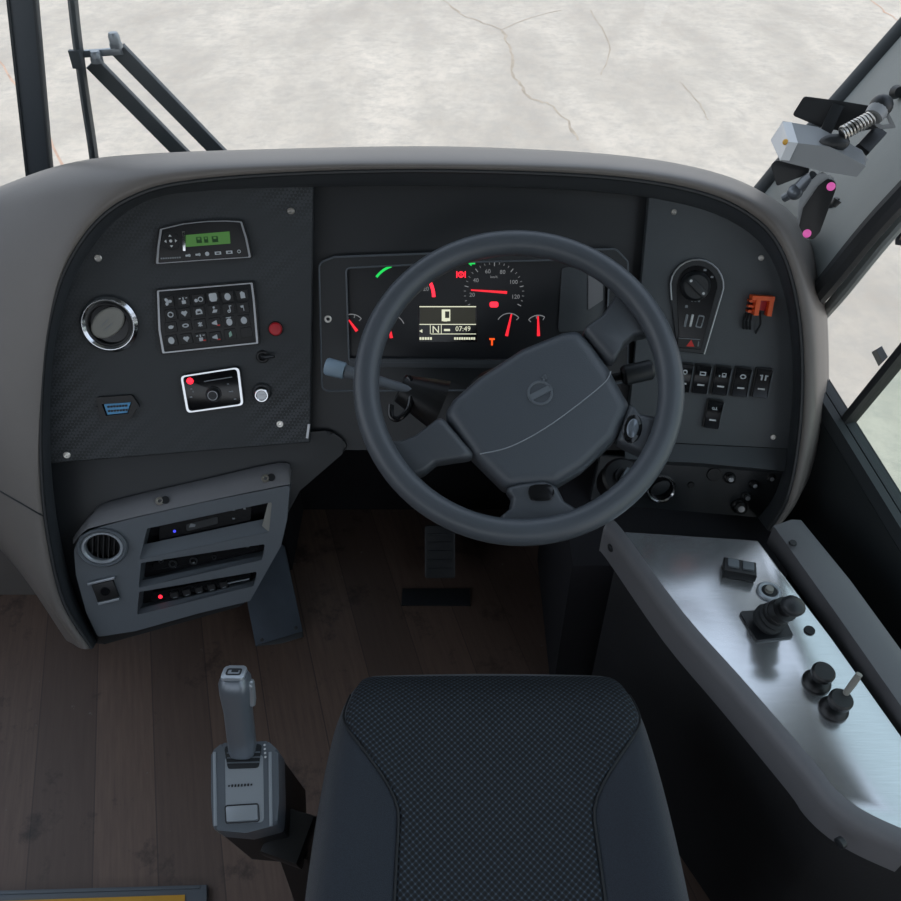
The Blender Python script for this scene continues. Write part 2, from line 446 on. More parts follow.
# right wall with window opening (built in the wall's own plane)
def sw(px, py, z=0): return loc2(SWF, px, py, z)
s0, s1 = sw(838, 437), sw(901, 540)
def sill_at(x): return s0[1] + (s1[1]-s0[1])*(x-s0[0])/(s1[0]-s0[0])
xf_, xb_ = sw(800, 377)[0], s1[0]+(s1[0]-s0[0])*6
sgn = 1 if xb_ > xf_ else -1
base = -SWF.translation.z+.001; SL = .016
g = G(); g.prism([(xf_-sgn*.25, base), (xb_, base), (xb_, sill_at(xb_)-SL), (xf_-sgn*.25, sill_at(xf_-sgn*.25)-SL)], -.06, 0, T=SWF)
g.prism([(xf_-sgn*.25, 1.5), (xb_, 1.5), (xb_, 1.99), (xf_-sgn*.25, 1.99)], -.06, 0, T=SWF)
struct('wall_right', g, 'wallpanel', 'dark side panel under the driver window')
# driver window: frame, divider, panes
win = link(bpy.data.objects.new('window_2', None)); win['kind'] = 'structure'; win['label'] = 'driver side window with a slanted divider bar'; WORLD[win.name] = Matrix()
def swp(x, y, z=0): return SWF @ Vector((x, y, z))
g = G()
for off, w_, h_ in ((.012, .016, .018), (-.012, .014, .026)):
    g.bar(swp(xf_-sgn*.1, sill_at(xf_-sgn*.1)+h_/2-SL+.001, -off-.02), swp(xb_, sill_at(xb_)+h_/2-SL+.001, -off-.02), w_, h_)
put('sill_rail', g, 'seal', win)
d0, d1 = sw(838, 432, -.03), sw(905, 350, -.03)
dv = (Vector(d1)-Vector(d0)); d2 = Vector(d0)+dv*4.2
dn = Vector((-dv.y, dv.x)).normalized()*.0055
g = G(); g.prism([tuple(Vector(d0)+dn), tuple(d2+dn), tuple(d2-dn), tuple(Vector(d0)-dn)], -.045, -.015, .003, 1, T=SWF)
put('divider_bar', g, 'rubber', win)
side = [d0, tuple(d2), (xb_, d2.y), (xb_, sill_at(xb_)-.01)]
g = G(); g.prism(side, -.034, -.030, T=SWF); put('pane', g, 'tint', win)
front = [d0, tuple(d2), sw(1090, 20, -.03), sw(1000, 105, -.03), sw(915, 192, -.03), sw(868, 243, -.03), sw(816, 300, -.03), sw(816, 396, -.03)]
g = G(); g.prism(front, -.034, -.030, T=SWF); put('pane', g, 'glass', win)
# sticker on the front pane
st = [sw(872, 352, -.0295), sw(882, 346, -.0295), sw(888, 357, -.0295), sw(879, 366, -.0295)]
T = SWF @ TL(st[0][0], st[0][1], -.0295)
o = thing('window_sticker', 'small tan and grey sticker on the driver side window', 'sticker', T)
p4 = [(a-st[0][0], b-st[0][1]) for a, b in st]
g = G(); g.prism(p4, 0, .0006); put('backing', g, 'dim', o)
mid = lambda a, b, t: (a[0]+(b[0]-a[0])*t, a[1]+(b[1]-a[1])*t)
g = G(); g.prism([p4[0], mid(p4[0], p4[1], .45), mid(p4[3], p4[2], .45), p4[3]], .0006, .0010); put('tan_half', g, 'beige', o)

# windscreen
ws = link(bpy.data.objects.new('window_1', None)); ws['kind'] = 'structure'; ws['label'] = 'large front windscreen'; WORLD[ws.name] = Matrix()
GY = 1.72
g = G(); g.box(2.9, .005, 1.95, (-.45, GY, 1.60)); put('pane', g, 'glass', ws)
a, b = aty(23, -5, GY-.02), aty(43, 200, GY-.02)
dd = (a-b); a2 = a+dd*2.4; b2 = b-dd*.55
g = G(); g.bar(b2, a2, .052, .02, (0, 1, 0), .003); put('centre_strip', g, 'doorpost', ws)
g = G()
for k in (-1, 1):
    o3 = Vector((k*.025, -.010, 0)); g.bar(b2+o3, a2+o3, .005, .005, (0, 1, 0))
put('strip_edge', g, 'seal', ws)
g = G(); g.bar((-1.86, GY-.01, .625), (.6, GY-.01, .625), .04, .03); put('lower_seal', g, 'rubber', ws)

# right front pillar
def pil(px, py, d): return at(px, py, d)
Lc = [(730, 232, 1.66), (765, 190, 1.64), (790, 160, 1.60), (862, 78, 1.55), (915, 18, 1.5), (990, -70, 1.44), (1120, -230, 1.32), (1300, -450, 1.18)]
Rc = [(768, 348, 1.62), (800, 309, 1.40), (824, 281, 1.24), (868, 227, 1.16), (915, 176, 1.12), (1010, 75, 1.05), (1150, -75, .95), (1340, -280, .84)]
rows = []
for (a, b) in zip(Lc, Rc):
    A, B = pil(*a), pil(*b); m = (A+B)/2; nrm = (CAM-m).normalized()
    mid_ = m + nrm*.055
    q1 = A.lerp(mid_, .55)+nrm*.012; q2 = mid_.lerp(B, .5)+nrm*.012
    back = m - nrm*.10
    rows.append([A, q1, mid_, q2, B, back])
rows = [crom(r, 3, True) for r in rows]
rows = list(map(list, zip(*[crom(c, 5) for c in zip(*rows)])))
g = G(); g.loft(rows, closed=True, cap=True)
pill = struct('trim_2', g, 'pillar', 'grey moulded windscreen pillar on the driver side', smooth=60)
g = G(); P = crom([pil(*p) for p in Lc], 6); g.tube(P, .022, 12); put('windscreen_seal', g, 'seal', pill)
g = G(); P = crom([pil(a+3, b+3, d-.01) for a, b, d in Rc], 6); g.tube(P, .017, 10); put('window_seal', g, 'rubber', pill)
g = G(); P = crom([pil(a+17, b+13, d+.015) for a, b, d in Rc], 6); g.tube(P, .010, 10); put('window_frame', g, 'pillar', pill)
for px, py in ((899, 92), (838, 204)):
    g = G(); nrm = (CAM-at(px, py, 1.3)).normalized(); c = at(px, py, 1.28)
    g.lathe([(0, .004), (.008, .003), (.011, -.01)], 14, frame(c, RT, nrm.cross(RT))); put('screw_cap', g, 'dark', pill)
# ------------------------------------------------------------------ dashboard
dash = thing('dashboard', 'curved grey wraparound dashboard with a deep rounded hood behind the steering wheel', 'dashboard', TL(0, 1.2, 0))
ST = [  # frame, inner, lip, crest, silhouette
 ('L', (97, 642), (92, 648), (82, 649), (66, 640)),
 ('L', (75, 595), (64, 602), (48, 599), (14, 563)),
 ('L', (59, 530), (48, 535), (32, 532), (-40, 500)),
 ('L', (51, 460), (41, 465), (26, 462), (-100, 420)),
 ('L', (51, 390), (42, 390), (30, 388), (-120, 330)),
 ('L', (58, 330), (49, 325), (38, 320), (-100, 255)),
 ('L', (76, 275), (66, 268), (55, 259), (-48, 212)),
 ('L', (106, 230), (98, 221), (87, 210), (20, 180)),
 ('L', (146, 201), (140, 194), (130, 182), (78, 162)),
 ('L', (200, 191), (197, 181), (192, 170), (150, 154)),
 ('C', (310, 187), (310, 173), (310, 164), (290, 149)),
 ('C', (450, 186), (450, 171), (450, 163), (450, 147)),
 ('C', (600, 192), (602, 177), (604, 168), (612, 155)),
 ('R', (690, 206), (697, 192), (701, 182), (708, 171)),
 ('R', (744, 229), (752, 217), (760, 206), (766, 195)),
 ('R', (772, 260), (782, 253), (792, 243), (802, 228)),
 ('R', (788, 312), (798, 312), (811, 306), (823, 288)),
 ('R', (793, 380), (802, 382), (815, 382), (828, 362)),
 ('R', (788, 445), (797, 450), (810, 452), (825, 418)),
 ('R', (776, 492), (786, 500), (796, 502), (811, 474)),
 ('R', (758, 518), (768, 530), (776, 530), (792, 508)),
]
FR = {'L': LF, 'C': CF3, 'R': RF}
rows = []
for f, k1, k2, k3, k4 in ST:
    Fm = FR[f]
    w4 = on(Fm, *k4, -.06); rd = (w4-CAM).normalized(); hz = Vector((rd.x, rd.y, 0)).normalized()
    k5 = w4 + hz*.24 + Vector((0, 0, -.24)); k45 = w4 + hz*.05 + Vector((0, 0, -.035))
    rows.append([on(Fm, *k1, -.045), on(Fm, *k1, 0), on(Fm, *k2, .048), on(Fm, *k3, .052), on(Fm, *k3, .046).lerp(on(Fm, *k4, -.02), .6), w4, k45, k5])
cols = [crom(c, 5) for c in zip(*rows)]
rows = [list(r) for r in zip(*cols)]
fine = []
for r in rows:
    fine.append([r[0]] + crom(r[1:], 4))
g = G(); g.loft([r[5:] for r in fine]); hood = put('hood', g, 'hood', dash, world=True, smooth=60)
g = G(); g.loft([[p.lerp(r[1], .0) for p in r[:6]] for r in fine]); put('inner_return', g, 'fascia', dash, world=True, smooth=60)  # darker fascia colour stands in for the shade inside the lip
# thin crease round the lip and the seam on the left cheek
g = G(); P = crom([on(FR[f], *k2, .050) for f, k1, k2, k3, k4 in ST], 6); g.tube(P, .0035, 8); put('lip_bead', g, 'dark', hood, world=True)
def grow(pts, d, c): # push a pixel outline away from a centre
    return [(x+(x-c[0])*d, y+(y-c[1])*d) for x, y in pts]
in_px = [s_[1] for s_ in ST]
from mathutils.bvhtree import BVHTree
bv = BVHTree.FromPolygons([tuple(v.co + WORLD[dash.name].translation) for v in hood.data.vertices], [tuple(p.vertices) for p in hood.data.polygons])
P = []
for k in range(-4, 10):
    h_ = bv.ray_cast(CAM, ray(k*5.0, 491+k*2.9).normalized())[0]
    if h_ is not None: P.append(h_)
if len(P) > 3:
    g = G(); g.tube(P, .0016, 6); put('panel_seam', g, 'dark', hood, world=True)
# left fascia plate
cr_ = lambda a: [tuple(p[:2]) for p in crom([(x, y, 0) for x, y in a], 5)]
pl = [(309, 441)] + [(52, 462)] + cr_(in_px[3:11]) + [(312, 186)]
pl = poly(LF, grow(pl, .012, (200, 320)))
g = G(); g.prism(pl, -.03, 0, .002, 1); put('left_panel', g.xf(LF), 'weave', dash, world=True)
# lower left dark body
pl = poly(LF, [(40, 452), (330, 430), (352, 445), (300, 490), (284, 520), (246, 604), (95, 646), (70, 600), (50, 530)], -.02)
g = G(); g.prism(rpoly(pl, .02), -.06, -.016, .006, 2); put('lower_left_panel', g.xf(LF), 'dark', dash, world=True)
# centre fascia plate and brow
pl = poly(CF, [(300, 180), (660, 184), (655, 300), (650, 450), (300, 450)])
g = G(); g.prism(pl, -.03, 0); put('centre_panel', g.xf(CF), 'dark', dash, world=True)
# right fascia plate
pl = [(650, 188)] + cr_([(690, 203), (747, 227), (776, 260), (792, 312), (797, 380), (791, 440)]) + [(790, 449), (625, 441), (634, 370), (641, 290)]
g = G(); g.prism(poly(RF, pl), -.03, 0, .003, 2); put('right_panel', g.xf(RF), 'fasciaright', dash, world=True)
# ledge under the right plate
A = [on(RF, 625, 441, 0), on(RF, 700, 445, 0), on(RF, 789, 449, 0)]
B = [on(RF, 625, 459, .018), on(RF, 700, 463, .018), on(RF, 785, 471, .018)]
C = [on(RF, 625, 463, -.028), on(RF, 700, 467, -.028), on(RF, 785, 474, -.028)]
D = [on(RF, 625, 443, -.03), on(RF, 700, 447, -.03), on(RF, 789, 451, -.03)]
g = G(); g.loft([[p[i] for p in (A, B, C, D)] for i in range(3)], closed=True, cap=True); put('ledge', g, 'fascia', dash, world=True)
pl = [(600, 455), (790, 462), (782, 500), (768, 535), (625, 518), (590, 500)]
g = G(); g.prism(poly(RF, pl, -.025), -.05, -.025, .002, 1); put('lower_right_panel', g.xf(RF), 'dark', dash, world=True)
# knee panel running forward under the fascia, and the base down to the floor
g = G()
k1 = [on(CF, x, 446, -.01) for x in (296, 470, 652)]
k2 = [Vector((p.x, p.y+.12, .40)) for p in k1]; k3 = [Vector((p.x, 1.5, .30)) for p in k1]
k4 = [Vector((p.x, 1.52, .55)) for p in k1]
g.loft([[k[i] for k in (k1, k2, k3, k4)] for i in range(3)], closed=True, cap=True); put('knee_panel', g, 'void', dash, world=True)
g = G(); g.prism([(-.62, 1.36), (.5, 1.36), (.5, 1.66), (-.62, 1.66)], .001, .34); g.prism([(-.74, 1.17), (-.36, 1.17), (-.36, 1.5), (-.74, 1.5)], .001, .33)
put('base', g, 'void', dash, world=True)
g = G(); g.prism([(.20, .85), (.56, .85), (.52, 1.2), (.20, 1.2)], .001, .40, .01); put('dark_gap_fill', g, 'void', dash, world=True)  # added dark filler; its black stands in for the shaded gap here
# dash screws
def screw(F, px, py, z=0, r=.0058, parent=dash):
    g = G(); T = sub(F, px, py, z)
    g.ring(r*.45, r, -.001, .0022, 18, T); g.lathe([(0, .0006), (r*.5, .0006), (r*.5, -.001)], 12, T)
    return put('screw', g, 'screwhead', parent, world=True)
for px, py in ((98, 258), (291, 211), (280, 424), (67, 455)): screw(LF, px, py)
for px, py in ((674, 212), (761, 258), (773, 437)): screw(RF, px, py, r=.0045)
# chrome tipped trim strip between left panel and centre
g = G(); g.bar(on(LF, 307, 438, .001), on(LF, 309, 424, .001), .004, .004, LF.to_3x3() @ Vector((0, 0, 1))); put('trim_clip', g, 'satin', dash, world=True)

# ------------------------------------------------------------------ steering wheel
whl = thing('steering_wheel', 'large charcoal four spoke steering wheel turned slightly to the left', 'steering wheel', WF)
RM, RMi = .2085, .0178
g = G(); P = [(RM*math.cos(2*PI*i/96), RM*math.sin(2*PI*i/96), 0) for i in range(96)]
g.tube(P, RMi, 16, closed=True); put('rim', g, 'wheel', whl, smooth=60)
pad_px = [(444, 412), (453, 397), (478, 375), (522, 346), (564, 329), (580, 327), (593, 341), (611, 366), (626, 393), (633, 404), (626, 420), (619, 436), (586, 467), (557, 485), (513, 487), (505, 486), (473, 454)]
zp = -.008
pad = poly(WF, pad_px, zp)
g = G(); g.crown(rpoly(pad, .016, 5), [(0, -.055), (0, zp-.017), (.0012, zp-.012), (.004, zp-.007), (.009, zp-.003), (.015, zp-.0008), (.020, zp)])
padob = put('hub_pad', g, 'pad', whl, smooth=50)
P = crom([loc(WF, a, b, zp+.0003) for a, b in ((440, 463), (480, 454), (512, 446), (553, 423), (602, 385), (611, 371))][1:], 6)
g = G(); g.tube(P, .0009, 6); put('seam_line', g, 'dim', padob)
# emblem: ring, bar and arrow
T = TL(*loc(WF, 540, 393, zp)) @ RZ(R(28))
g = G(); g.ring(.0142, .0178, -.001, .0016, 40, T); 
g.box(.036, .0085, .0022, (0, 0, .0005), T=T)
T2 = T @ RZ(R(45))
g.box(.008, .0032, .0026, (.0215, 0, .0003), T=T2); g.prism([(.0215, -.0045), (.0285, 0), (.0215, .0045)], -.001, .0016, T=T2)
put('emblem', g, 'greyblue', padob)
def spoke(px, z0=-.034, z1=-.006, bev=.010, mat='spoke', r=.01):
    g = G(); g.crown(rpoly(poly(WF, px, z1), r, 4), [(0, z0), (0, z1-.009), (.001, z1-.006), (.003, z1-.003), (.006, z1-.0008), (.009, z1)])
    return put('spoke', g, mat, whl, smooth=50)
spoke([(441, 414), (477, 456), (455, 459), (436, 462), (424, 472), (408, 478), (383, 440), (399, 440), (415, 434), (428, 424)])
spoke([(583, 327), (614, 364), (624, 345), (636, 334), (655, 331), (640, 290), (621, 284), (613, 298), (603, 313)])
sb = spoke([(632, 400), (640, 412), (650, 414), (668, 418), (664, 470), (650, 463), (642, 452), (631, 447), (618, 440)], r=.006)
sd = spoke([(505, 487), (520, 483), (545, 480), (558, 486), (565, 500), (577, 508), (590, 516), (570, 535), (498, 532), (500, 516), (510, 508), (512, 497)], r=.006)
# button pods
T = TL(*loc(WF, 632, 429, -.008)) @ RZ(R(75))
g = G(); g.lathe([(.021, 0), (.021, .002), (.018, .0035), (0, .0035)], 28, T @ Matrix.Diagonal((1, .62, 1, 1))); pod = put('button_pod', g, 'gloss', sb)
g = G(); g.lathe([(.0135, 0), (.0135, .0048), (.011, .0062), (0, .0062)], 24, T @ Matrix.Diagonal((1, .58, 1, 1))); put('rocker_key', g, 'silverdark', sb)
T = TL(*loc(WF, 541, 493, -.008)) @ RZ(R(2))
g = G(); g.prism(rect(.034, .022, 0, 0, .009, 4), 0, .004, .0015, 2, T); put('rocker_key', g, 'gloss', sd)

# ------------------------------------------------------------------ steering column with stalks
colm = thing('stalk_assembly', 'black steering column shroud with stalks on both sides behind the steering wheel', 'steering column', WF @ TL(0, 0, -.2))
W = lambda x, y, z: Vector((x, y, z))
g = G(); rows = []
for z, rx, ry, oy in ((-.059, .05, .05, -.01), (-.07, .075, .06, -.01), (-.13, .085, .065, -.01), (-.17, .08, .06, -.015), (-.19, .055, .045, -.02), (-.25, .05, .045, -.025)):
    rows.append([Vector((px_, py_+oy, z)) for px_, py_ in ngon(rx, 28, ry=ry)])
g.loft([[WF @ p for p in r] for r in rows], closed=True, cap=True); put('shroud', g, 'black', colm, world=True, smooth=50)
zs = -.105
a, b = on(WF, 430, 396, zs), on(WF, 345, 371, zs+.02)
g = G(); g.tube([a, a.lerp(b, .5), a.lerp(b, .8), b], [.007, .0075, .009, .010], 12); stk = put('stalk', g, 'greyblue', colm, world=True)
c = on(WF, 326, 366, zs+.02)
g = G(); g.tube([b, b.lerp(c, .1), b.lerp(c, .9), c], [.0115, .013, .0135, .0115], 14); put('end_cap', g, 'stalktip', stk, world=True)
T = frame(b.lerp(c, .98), (WF.to_3x3() @ Vector((0, 0, 1))), (0, .6, .8))
a, b = on(WF, 600, 380, zs), on(WF, 622, 376, zs+.015)
g = G(); g.tube([a, b], .006, 12); stk = put('stalk', g, 'black', colm, world=True)
c = on(WF, 653, 369, zs+.02)
g = G(); g.tube([b, b.lerp(c, .1), b.lerp(c, .92), c], [.012, .0155, .0155, .012], 14); put('end_cap', g, 'dark', stk, world=True)
g = G(); P = [on(WF, *p, -.10) for p in ((408, 377), (411, 382), (411, 398), (408, 410), (398, 419), (391, 416), (391, 405))]
g.tube(crom(P, 5), .0045, 10); put('stalk_guard', g, 'gloss', colm, world=True)
g = G(); g.tube([on(WF, 400, 388, -.115), on(WF, 440, 405, -.13)], [.022, .04], 16); put('stalk_boot', g, 'black', colm, world=True)
T = WF @ TL(*loc(WF, 622, 477, -.14))
g = G(); g.lathe([(.030, -.05), (.030, 0), (.026, .004), (.013, .004), (.012, .010), (0, .010)], 26, T); ig = put('ignition_lock', g, 'black', colm, world=True)
g = G(); g.prism(rect(.006, .022, 0, 0, .002), .0102, .024, .001, 1, T @ RZ(R(-30))); put('key_tab', g, 'silverdark', ig, world=True)
# ------------------------------------------------------------------ instrument cluster
clT = sub(CF, 465, 310)
cl = thing('instrument_cluster', 'black instrument cluster with lit dials and screen behind the steering wheel', 'instrument cluster', clT)
def cp(pts, z=0.0): return poly(clT, pts, z)
outer = rpoly(cp([(319, 263), (334, 257), (470, 252), (616, 249), (628, 262), (628, 382), (560, 390), (322, 391)], .012), .012, 4)
inner = rpoly(cp([(346, 268), (470, 262), (604, 259), (609, 275), (606, 362), (480, 363), (349, 362)], .012), .008, 4)
g = G(); g.plate(outer, [inner], .0006, .012); bez = put('bezel', g, 'dark', cl)
g = G()
for pts, z, r in ((outer, .012, .0018), (inner, .012, .0016)):
    g.tube([(x, y, z) for x, y in pts], r, 6, closed=True)
put('bezel_edge', g, 'greyblue', bez)
g = G(); g.prism(cp([(344, 264), (608, 257), (608, 364), (346, 366)], .0008), .0008, .0016); face = put('dial_face', g, 'dial', cl)
g = G(); g.prism(cp([(349, 358), (480, 360), (604, 360), (604, 366), (480, 368), (349, 367)], .012), .002, .0135, .002); put('lower_sill', g, 'fascia', cl)
# right hand blank panel of the cluster
g = G(); g.prism(rpoly(cp([(562, 268), (604, 263), (606, 330), (558, 332)], .004), .004), .0018, .005, .0015); rp = put('blank_panel', g, 'fascia', cl)
g = G(); g.prism(cp([(588, 268), (603, 276), (603, 300), (588, 310)], .006), .005, .0075, .001); put('side_patch', g, 'grey', rp)  # paler grey raised patch on the blank panel
g = G(); T = TL(*loc(clT, 328, 319, .012)); g.ring(.0028, .0062, -.001, .0025, 18, T); put('screw', g, 'screwhead', cl)
ZD = .0019
def arc(cx, cy, r, a0, a1, w, z=ZD, n=14):
    c = loc(clT, cx, cy, z); g = G(); out = []
    for k in range(n+1):
        t = R(a0+(a1-a0)*k/n); out.append((math.cos(t), math.sin(t)))
    pts = [(c.x+x*(r+w/2), c.y+y*(r+w/2)) for x, y in out] + [(c.x+x*(r-w/2), c.y+y*(r-w/2)) for x, y in out[::-1]]
    return G().prism(pts, z-.0003, z+.0004)
def needle(a, b, w0, w1, z=ZD+.0008):
    A, B = loc(clT, *a, z), loc(clT, *b, z); d = (B-A).normalized(); n_ = Vector((-d.y, d.x, 0))
    return G().prism([tuple((A+n_*w0)[:2]), tuple((A-n_*w0)[:2]), tuple((B-n_*w1)[:2]), tuple((B+n_*w1)[:2])], z, z+.001)
def ctext(s, px, py, size, mat, par, name='lettering', z=ZD):
    g = G().text(s, size, TL(*loc(clT, px, py, z))); return put(name, g, mat, par, smooth=0)
# rev counter
tach = put('rev_counter', G().lathe([(.056, 0), (.056, .0006), (0, .0006)], 36, TL(*loc(clT, 402, 297, .0016))), 'dial', cl)
put('green_arc', arc(402, 297, .052, 108, 142, .004, ZD+.0006), 'greenled', tach)
put('red_arc', arc(402, 297, .052, 0, 38, .0055, ZD+.0006), 'redled', tach)
put('needle', needle((400, 292.5), (416, 294.5), .0022, .0012), 'redneedle', tach)
ctext('20', 426, 289, .010, 'gauge', tach, z=ZD+.0008); ctext('15', 416, 276, .008, 'gauge', tach, z=ZD+.0008)
# speedometer
spd = put('speedometer', G().lathe([(.052, 0), (.052, .0006), (0, .0006)], 36, TL(*loc(clT, 494, 293, .0016))), 'dial', cl)
c = loc(clT, 494, 293, ZD+.0006); g = G()
for k in range(25):
    t = R(205-k*230/24); L0 = .043 if k % 4 == 0 else .046
    g.box(.0495-L0, .0014 if k % 4 == 0 else .0008, .0006, T=TL(c.x+math.cos(t)*(.0495+L0)/2, c.y+math.sin(t)*(.0495+L0)/2, c.z) @ RZ(t))
put('tick_marks', g, 'gauge', spd)
g = G()
for k, s_ in enumerate(('20', '40', '60', '80', '100', '120')):
    t = R(185-k*39); g.text(s_, .0095, TL(c.x+math.cos(t)*.036, c.y+math.sin(t)*.036, c.z))
put('numerals', g, 'gauge', spd, smooth=0)
put('needle', needle((471, 290), (507, 292.5), .0011, .0022), 'redneedle', spd)
ctext('km/h', 494, 277, .006, 'gauge', spd, z=ZD+.0008)
# four small gauges
for cx, cy, a0, a1, n0, n1 in ((352, 327, 40, 110, (349, 320), (357, 331)), (392, 328, 20, 120, (387, 316), (391.5, 338)), (509, 326, 40, 150, (511.5, 314), (506.5, 336)), (538, 328, 60, 140, (538, 316), (538.5, 336))):
    sg = put('small_gauge', arc(cx, cy, .021, a0, a1, .0014, ZD), 'gauge', cl)
    put('needle', needle(n0, n1, .0012, .0026), 'redneedle', sg)
    g = G(); cc = loc(clT, cx, cy, ZD)
    for t in (a0, (a0+a1)/2, a1): g.box(.005, .0012, .0005, T=TL(cc.x+.018*math.cos(R(t)), cc.y+.018*math.sin(R(t)), ZD) @ RZ(R(t)))
    put('tick_marks', g, 'gauge', sg)
# screen
g = G(); g.prism(cp([(418.5, 305), (477, 305), (477, 342), (418.5, 342)], ZD), .0016, .0030, .0004, 1); scr = put('information_screen', g, 'gloss', cl)
g = G(); g.prism(cp([(420, 308), (475.5, 308), (475.5, 323.5), (420, 323.5)], .0032), .0030, .0033); put('door_field', g, 'screen', scr)
g = G()
for a, b, c_, d in ((419.5, 306.2, 476, 307.2), (419.5, 324, 476, 324.8), (431, 333.6, 476, 334.3), (430, 325, 430.6, 334), (441, 325, 441.6, 334)):
    g.prism(cp([(a, b), (c_, b), (c_, d), (a, d)], .0034), .0031, .0036)
put('screen_lines', g, 'screenlit', scr)
zt = .0036
g = G()
T = TL(*loc(clT, 446, 315.3, zt)); g.plate(rect(.014, .019), [rect(.007, .011, .002, .001)], -.0002, .0003, T); g.box(.006, .004, .0005, (-.001, -.008, 0), T=T)
put('door_symbol', g, 'screenlit', scr)
for s_, px, py, sz in (('N', 435.8, 329.8, .0165), ('07:49', 463, 329, .0115), ('123', 425, 338.5, .006), ('123456 km', 464, 338.5, .0055)):
    if s_ in ('N', '07:49'): ctext(s_, px, py, sz, 'screenlit', scr, z=zt)
g = G()
T = TL(*loc(clT, 421, 331, zt)); g.prism([(-.0028, 0), (.0022, .003), (.0022, -.003)], 0, .0004, T)
put('arrow_symbol', g, 'screenlit', scr); g = G(); T = TL(*loc(clT, 447, 330, zt)); g.box(.010, .0034, .0004, T=T); put('dash_symbol', g, 'screenlit', scr); g = G()
for k in range(5): g.box(.0032, .0042, .0004, T=TL(*loc(clT, 420.5+k*2.6, 338.5, zt)))
put('small_print', g, 'screenlit', scr); g = G()
for k in range(9): g.box(.0030, .0038, .0004, T=TL(*loc(clT, 455+k*2.4, 338.5, zt)))
put('small_print', g, 'screenlit', scr)
# tell-tales
def tell(px, py, mat, shape, name='warning_light'):
    T = TL(*loc(clT, px, py, ZD+.001)); g = G()
    if shape == 'ring':
        g.ring(.0032, .0050, 0, .0006, 20, T); g.box(.0012, .0045, .0006, T=T); g.box(.0016, .010, .0006, (-.0068, 0, 0), T=T); g.box(.0016, .010, .0006, (.0068, 0, 0), T=T)
    elif shape == 'arrow':
        g.prism([(-.006, 0), (0, .005), (0, .002), (.006, .002), (.006, -.002), (0, -.002), (0, -.005)], 0, .0006, T=T)
    elif shape == 'flat':
        g.prism(rect(.014, .009, 0, 0, .003), 0, .0006, T=T)
    else:
        g.box(.009, .003, .0006, (0, .004, 0), T=T); g.box(.003, .011, .0006, (0, -.001, 0), T=T)
    return put(name, g, mat, cl)
tell(461, 274.5, 'redled', 'ring'); tell(471.5, 263, 'greenled', 'arrow'); tell(494, 304.5, 'redled', 'flat'); tell(492, 341.5, 'orangeled', 'tee')

# ------------------------------------------------------------------ devices in the left panel
GAP = .0004
def dev(name, label, cat, F, px, py, group=None, rot=0.0, z=GAP):
    T = sub(F, px, py, z, rot); return thing(name, label, cat, T, group), T
# heater / route display
disp, T = dev('climate_display', 'arched black display unit with a green screen at the top of the left panel', 'display', LF, 204, 243)
dp = lambda pts, z=0.0: poly(T, pts, z)
ot = [(156, 264), (157.5, 246), (160, 229), (183, 223.5), (207, 221), (226, 220.5), (242, 221.5), (247, 238), (251, 257.5), (204, 260.5)]
g = G(); g.prism(rpoly(dp(grow(ot, .035, (204, 243)), .006), .002), 0, .009, .002); hs = put('housing', g, 'black', disp)
g = G(); a = rpoly(dp(ot, .010), .002); b = rpoly(dp(grow(ot, -.045, (204, 242)), .010), .002)
g.plate(a, [b], .0085, .0102); put('chrome_border', g, 'satin', disp)
g = G(); g.prism(rpoly(dp([(186, 235), (229.5, 231.3), (230.5, 243.5), (186, 247)], .0095), .001), .0088, .0105); ls = put('screen', g, 'lcd', disp)
g = G()
for px, w_ in ((199, .008), (206, .006), (215, .009)): 
    q = loc(T, px, 240-(px-199)*.05, .0107); g.plate(rect(w_, .009, q.x, q.y), [rect(w_*.5, .003, q.x, q.y+.002)], .0104, .0108)
put('digits', g, 'lcdtext', ls)
g = G(); g.bar(loc(T, 183.6, 231, .010), loc(T, 184.4, 251, .010), .0042, .003, bev=.0008); put('chrome_bar', g, 'chrome', disp)
g = G(); c = loc(T, 170.8, 241, .0092); g.ring(.0125, .0135, 0, .0006, 32, TL(*c)); dpd = put('navigation_pad', g, 'dark', disp)
g = G(); g.lathe([(.0022, 0), (.0022, .0012), (0, .0012)], 14, TL(*c))
for k in range(4):
    g.prism([(.0095, 0), (.0065, .0024), (.0065, -.0024)], 0, .0012, T=TL(*c) @ RZ(k*PI/2))
put('arrows', g, 'white', dpd)
for i, (px, py) in enumerate(((188, 256.3), (198, 255.4), (207.2, 254.6), (218, 253.9), (229.3, 253), (239, 252.2))):
    c = loc(T, px, py-.8, .0092); g = G()
    if i in (0, 1): g.box(.0075, .0028, .0006, T=TL(*c)); g.box(.002, .0042, .0006, T=TL(c.x+.002, c.y, c.z))
    elif i == 2: g.prism(ngon(.0032, 12), 0, .0006, T=TL(*c))
    elif i in (3, 4): g.plate(rect(.0095, .0046), [rect(.005, .002)], 0, .0006, TL(*c))
    else: g.ring(.0016, .0028, 0, .0006, 14, TL(*c))
    put('button_symbol', g, 'keyglyph', disp)
g = G()
for k in range(9): g.box(.0026, .0022, .0004, T=TL(*loc(T, 161.5+k*2.3, 258.5-k*.13, .0092)))
put('small_print', g, 'dim', disp)

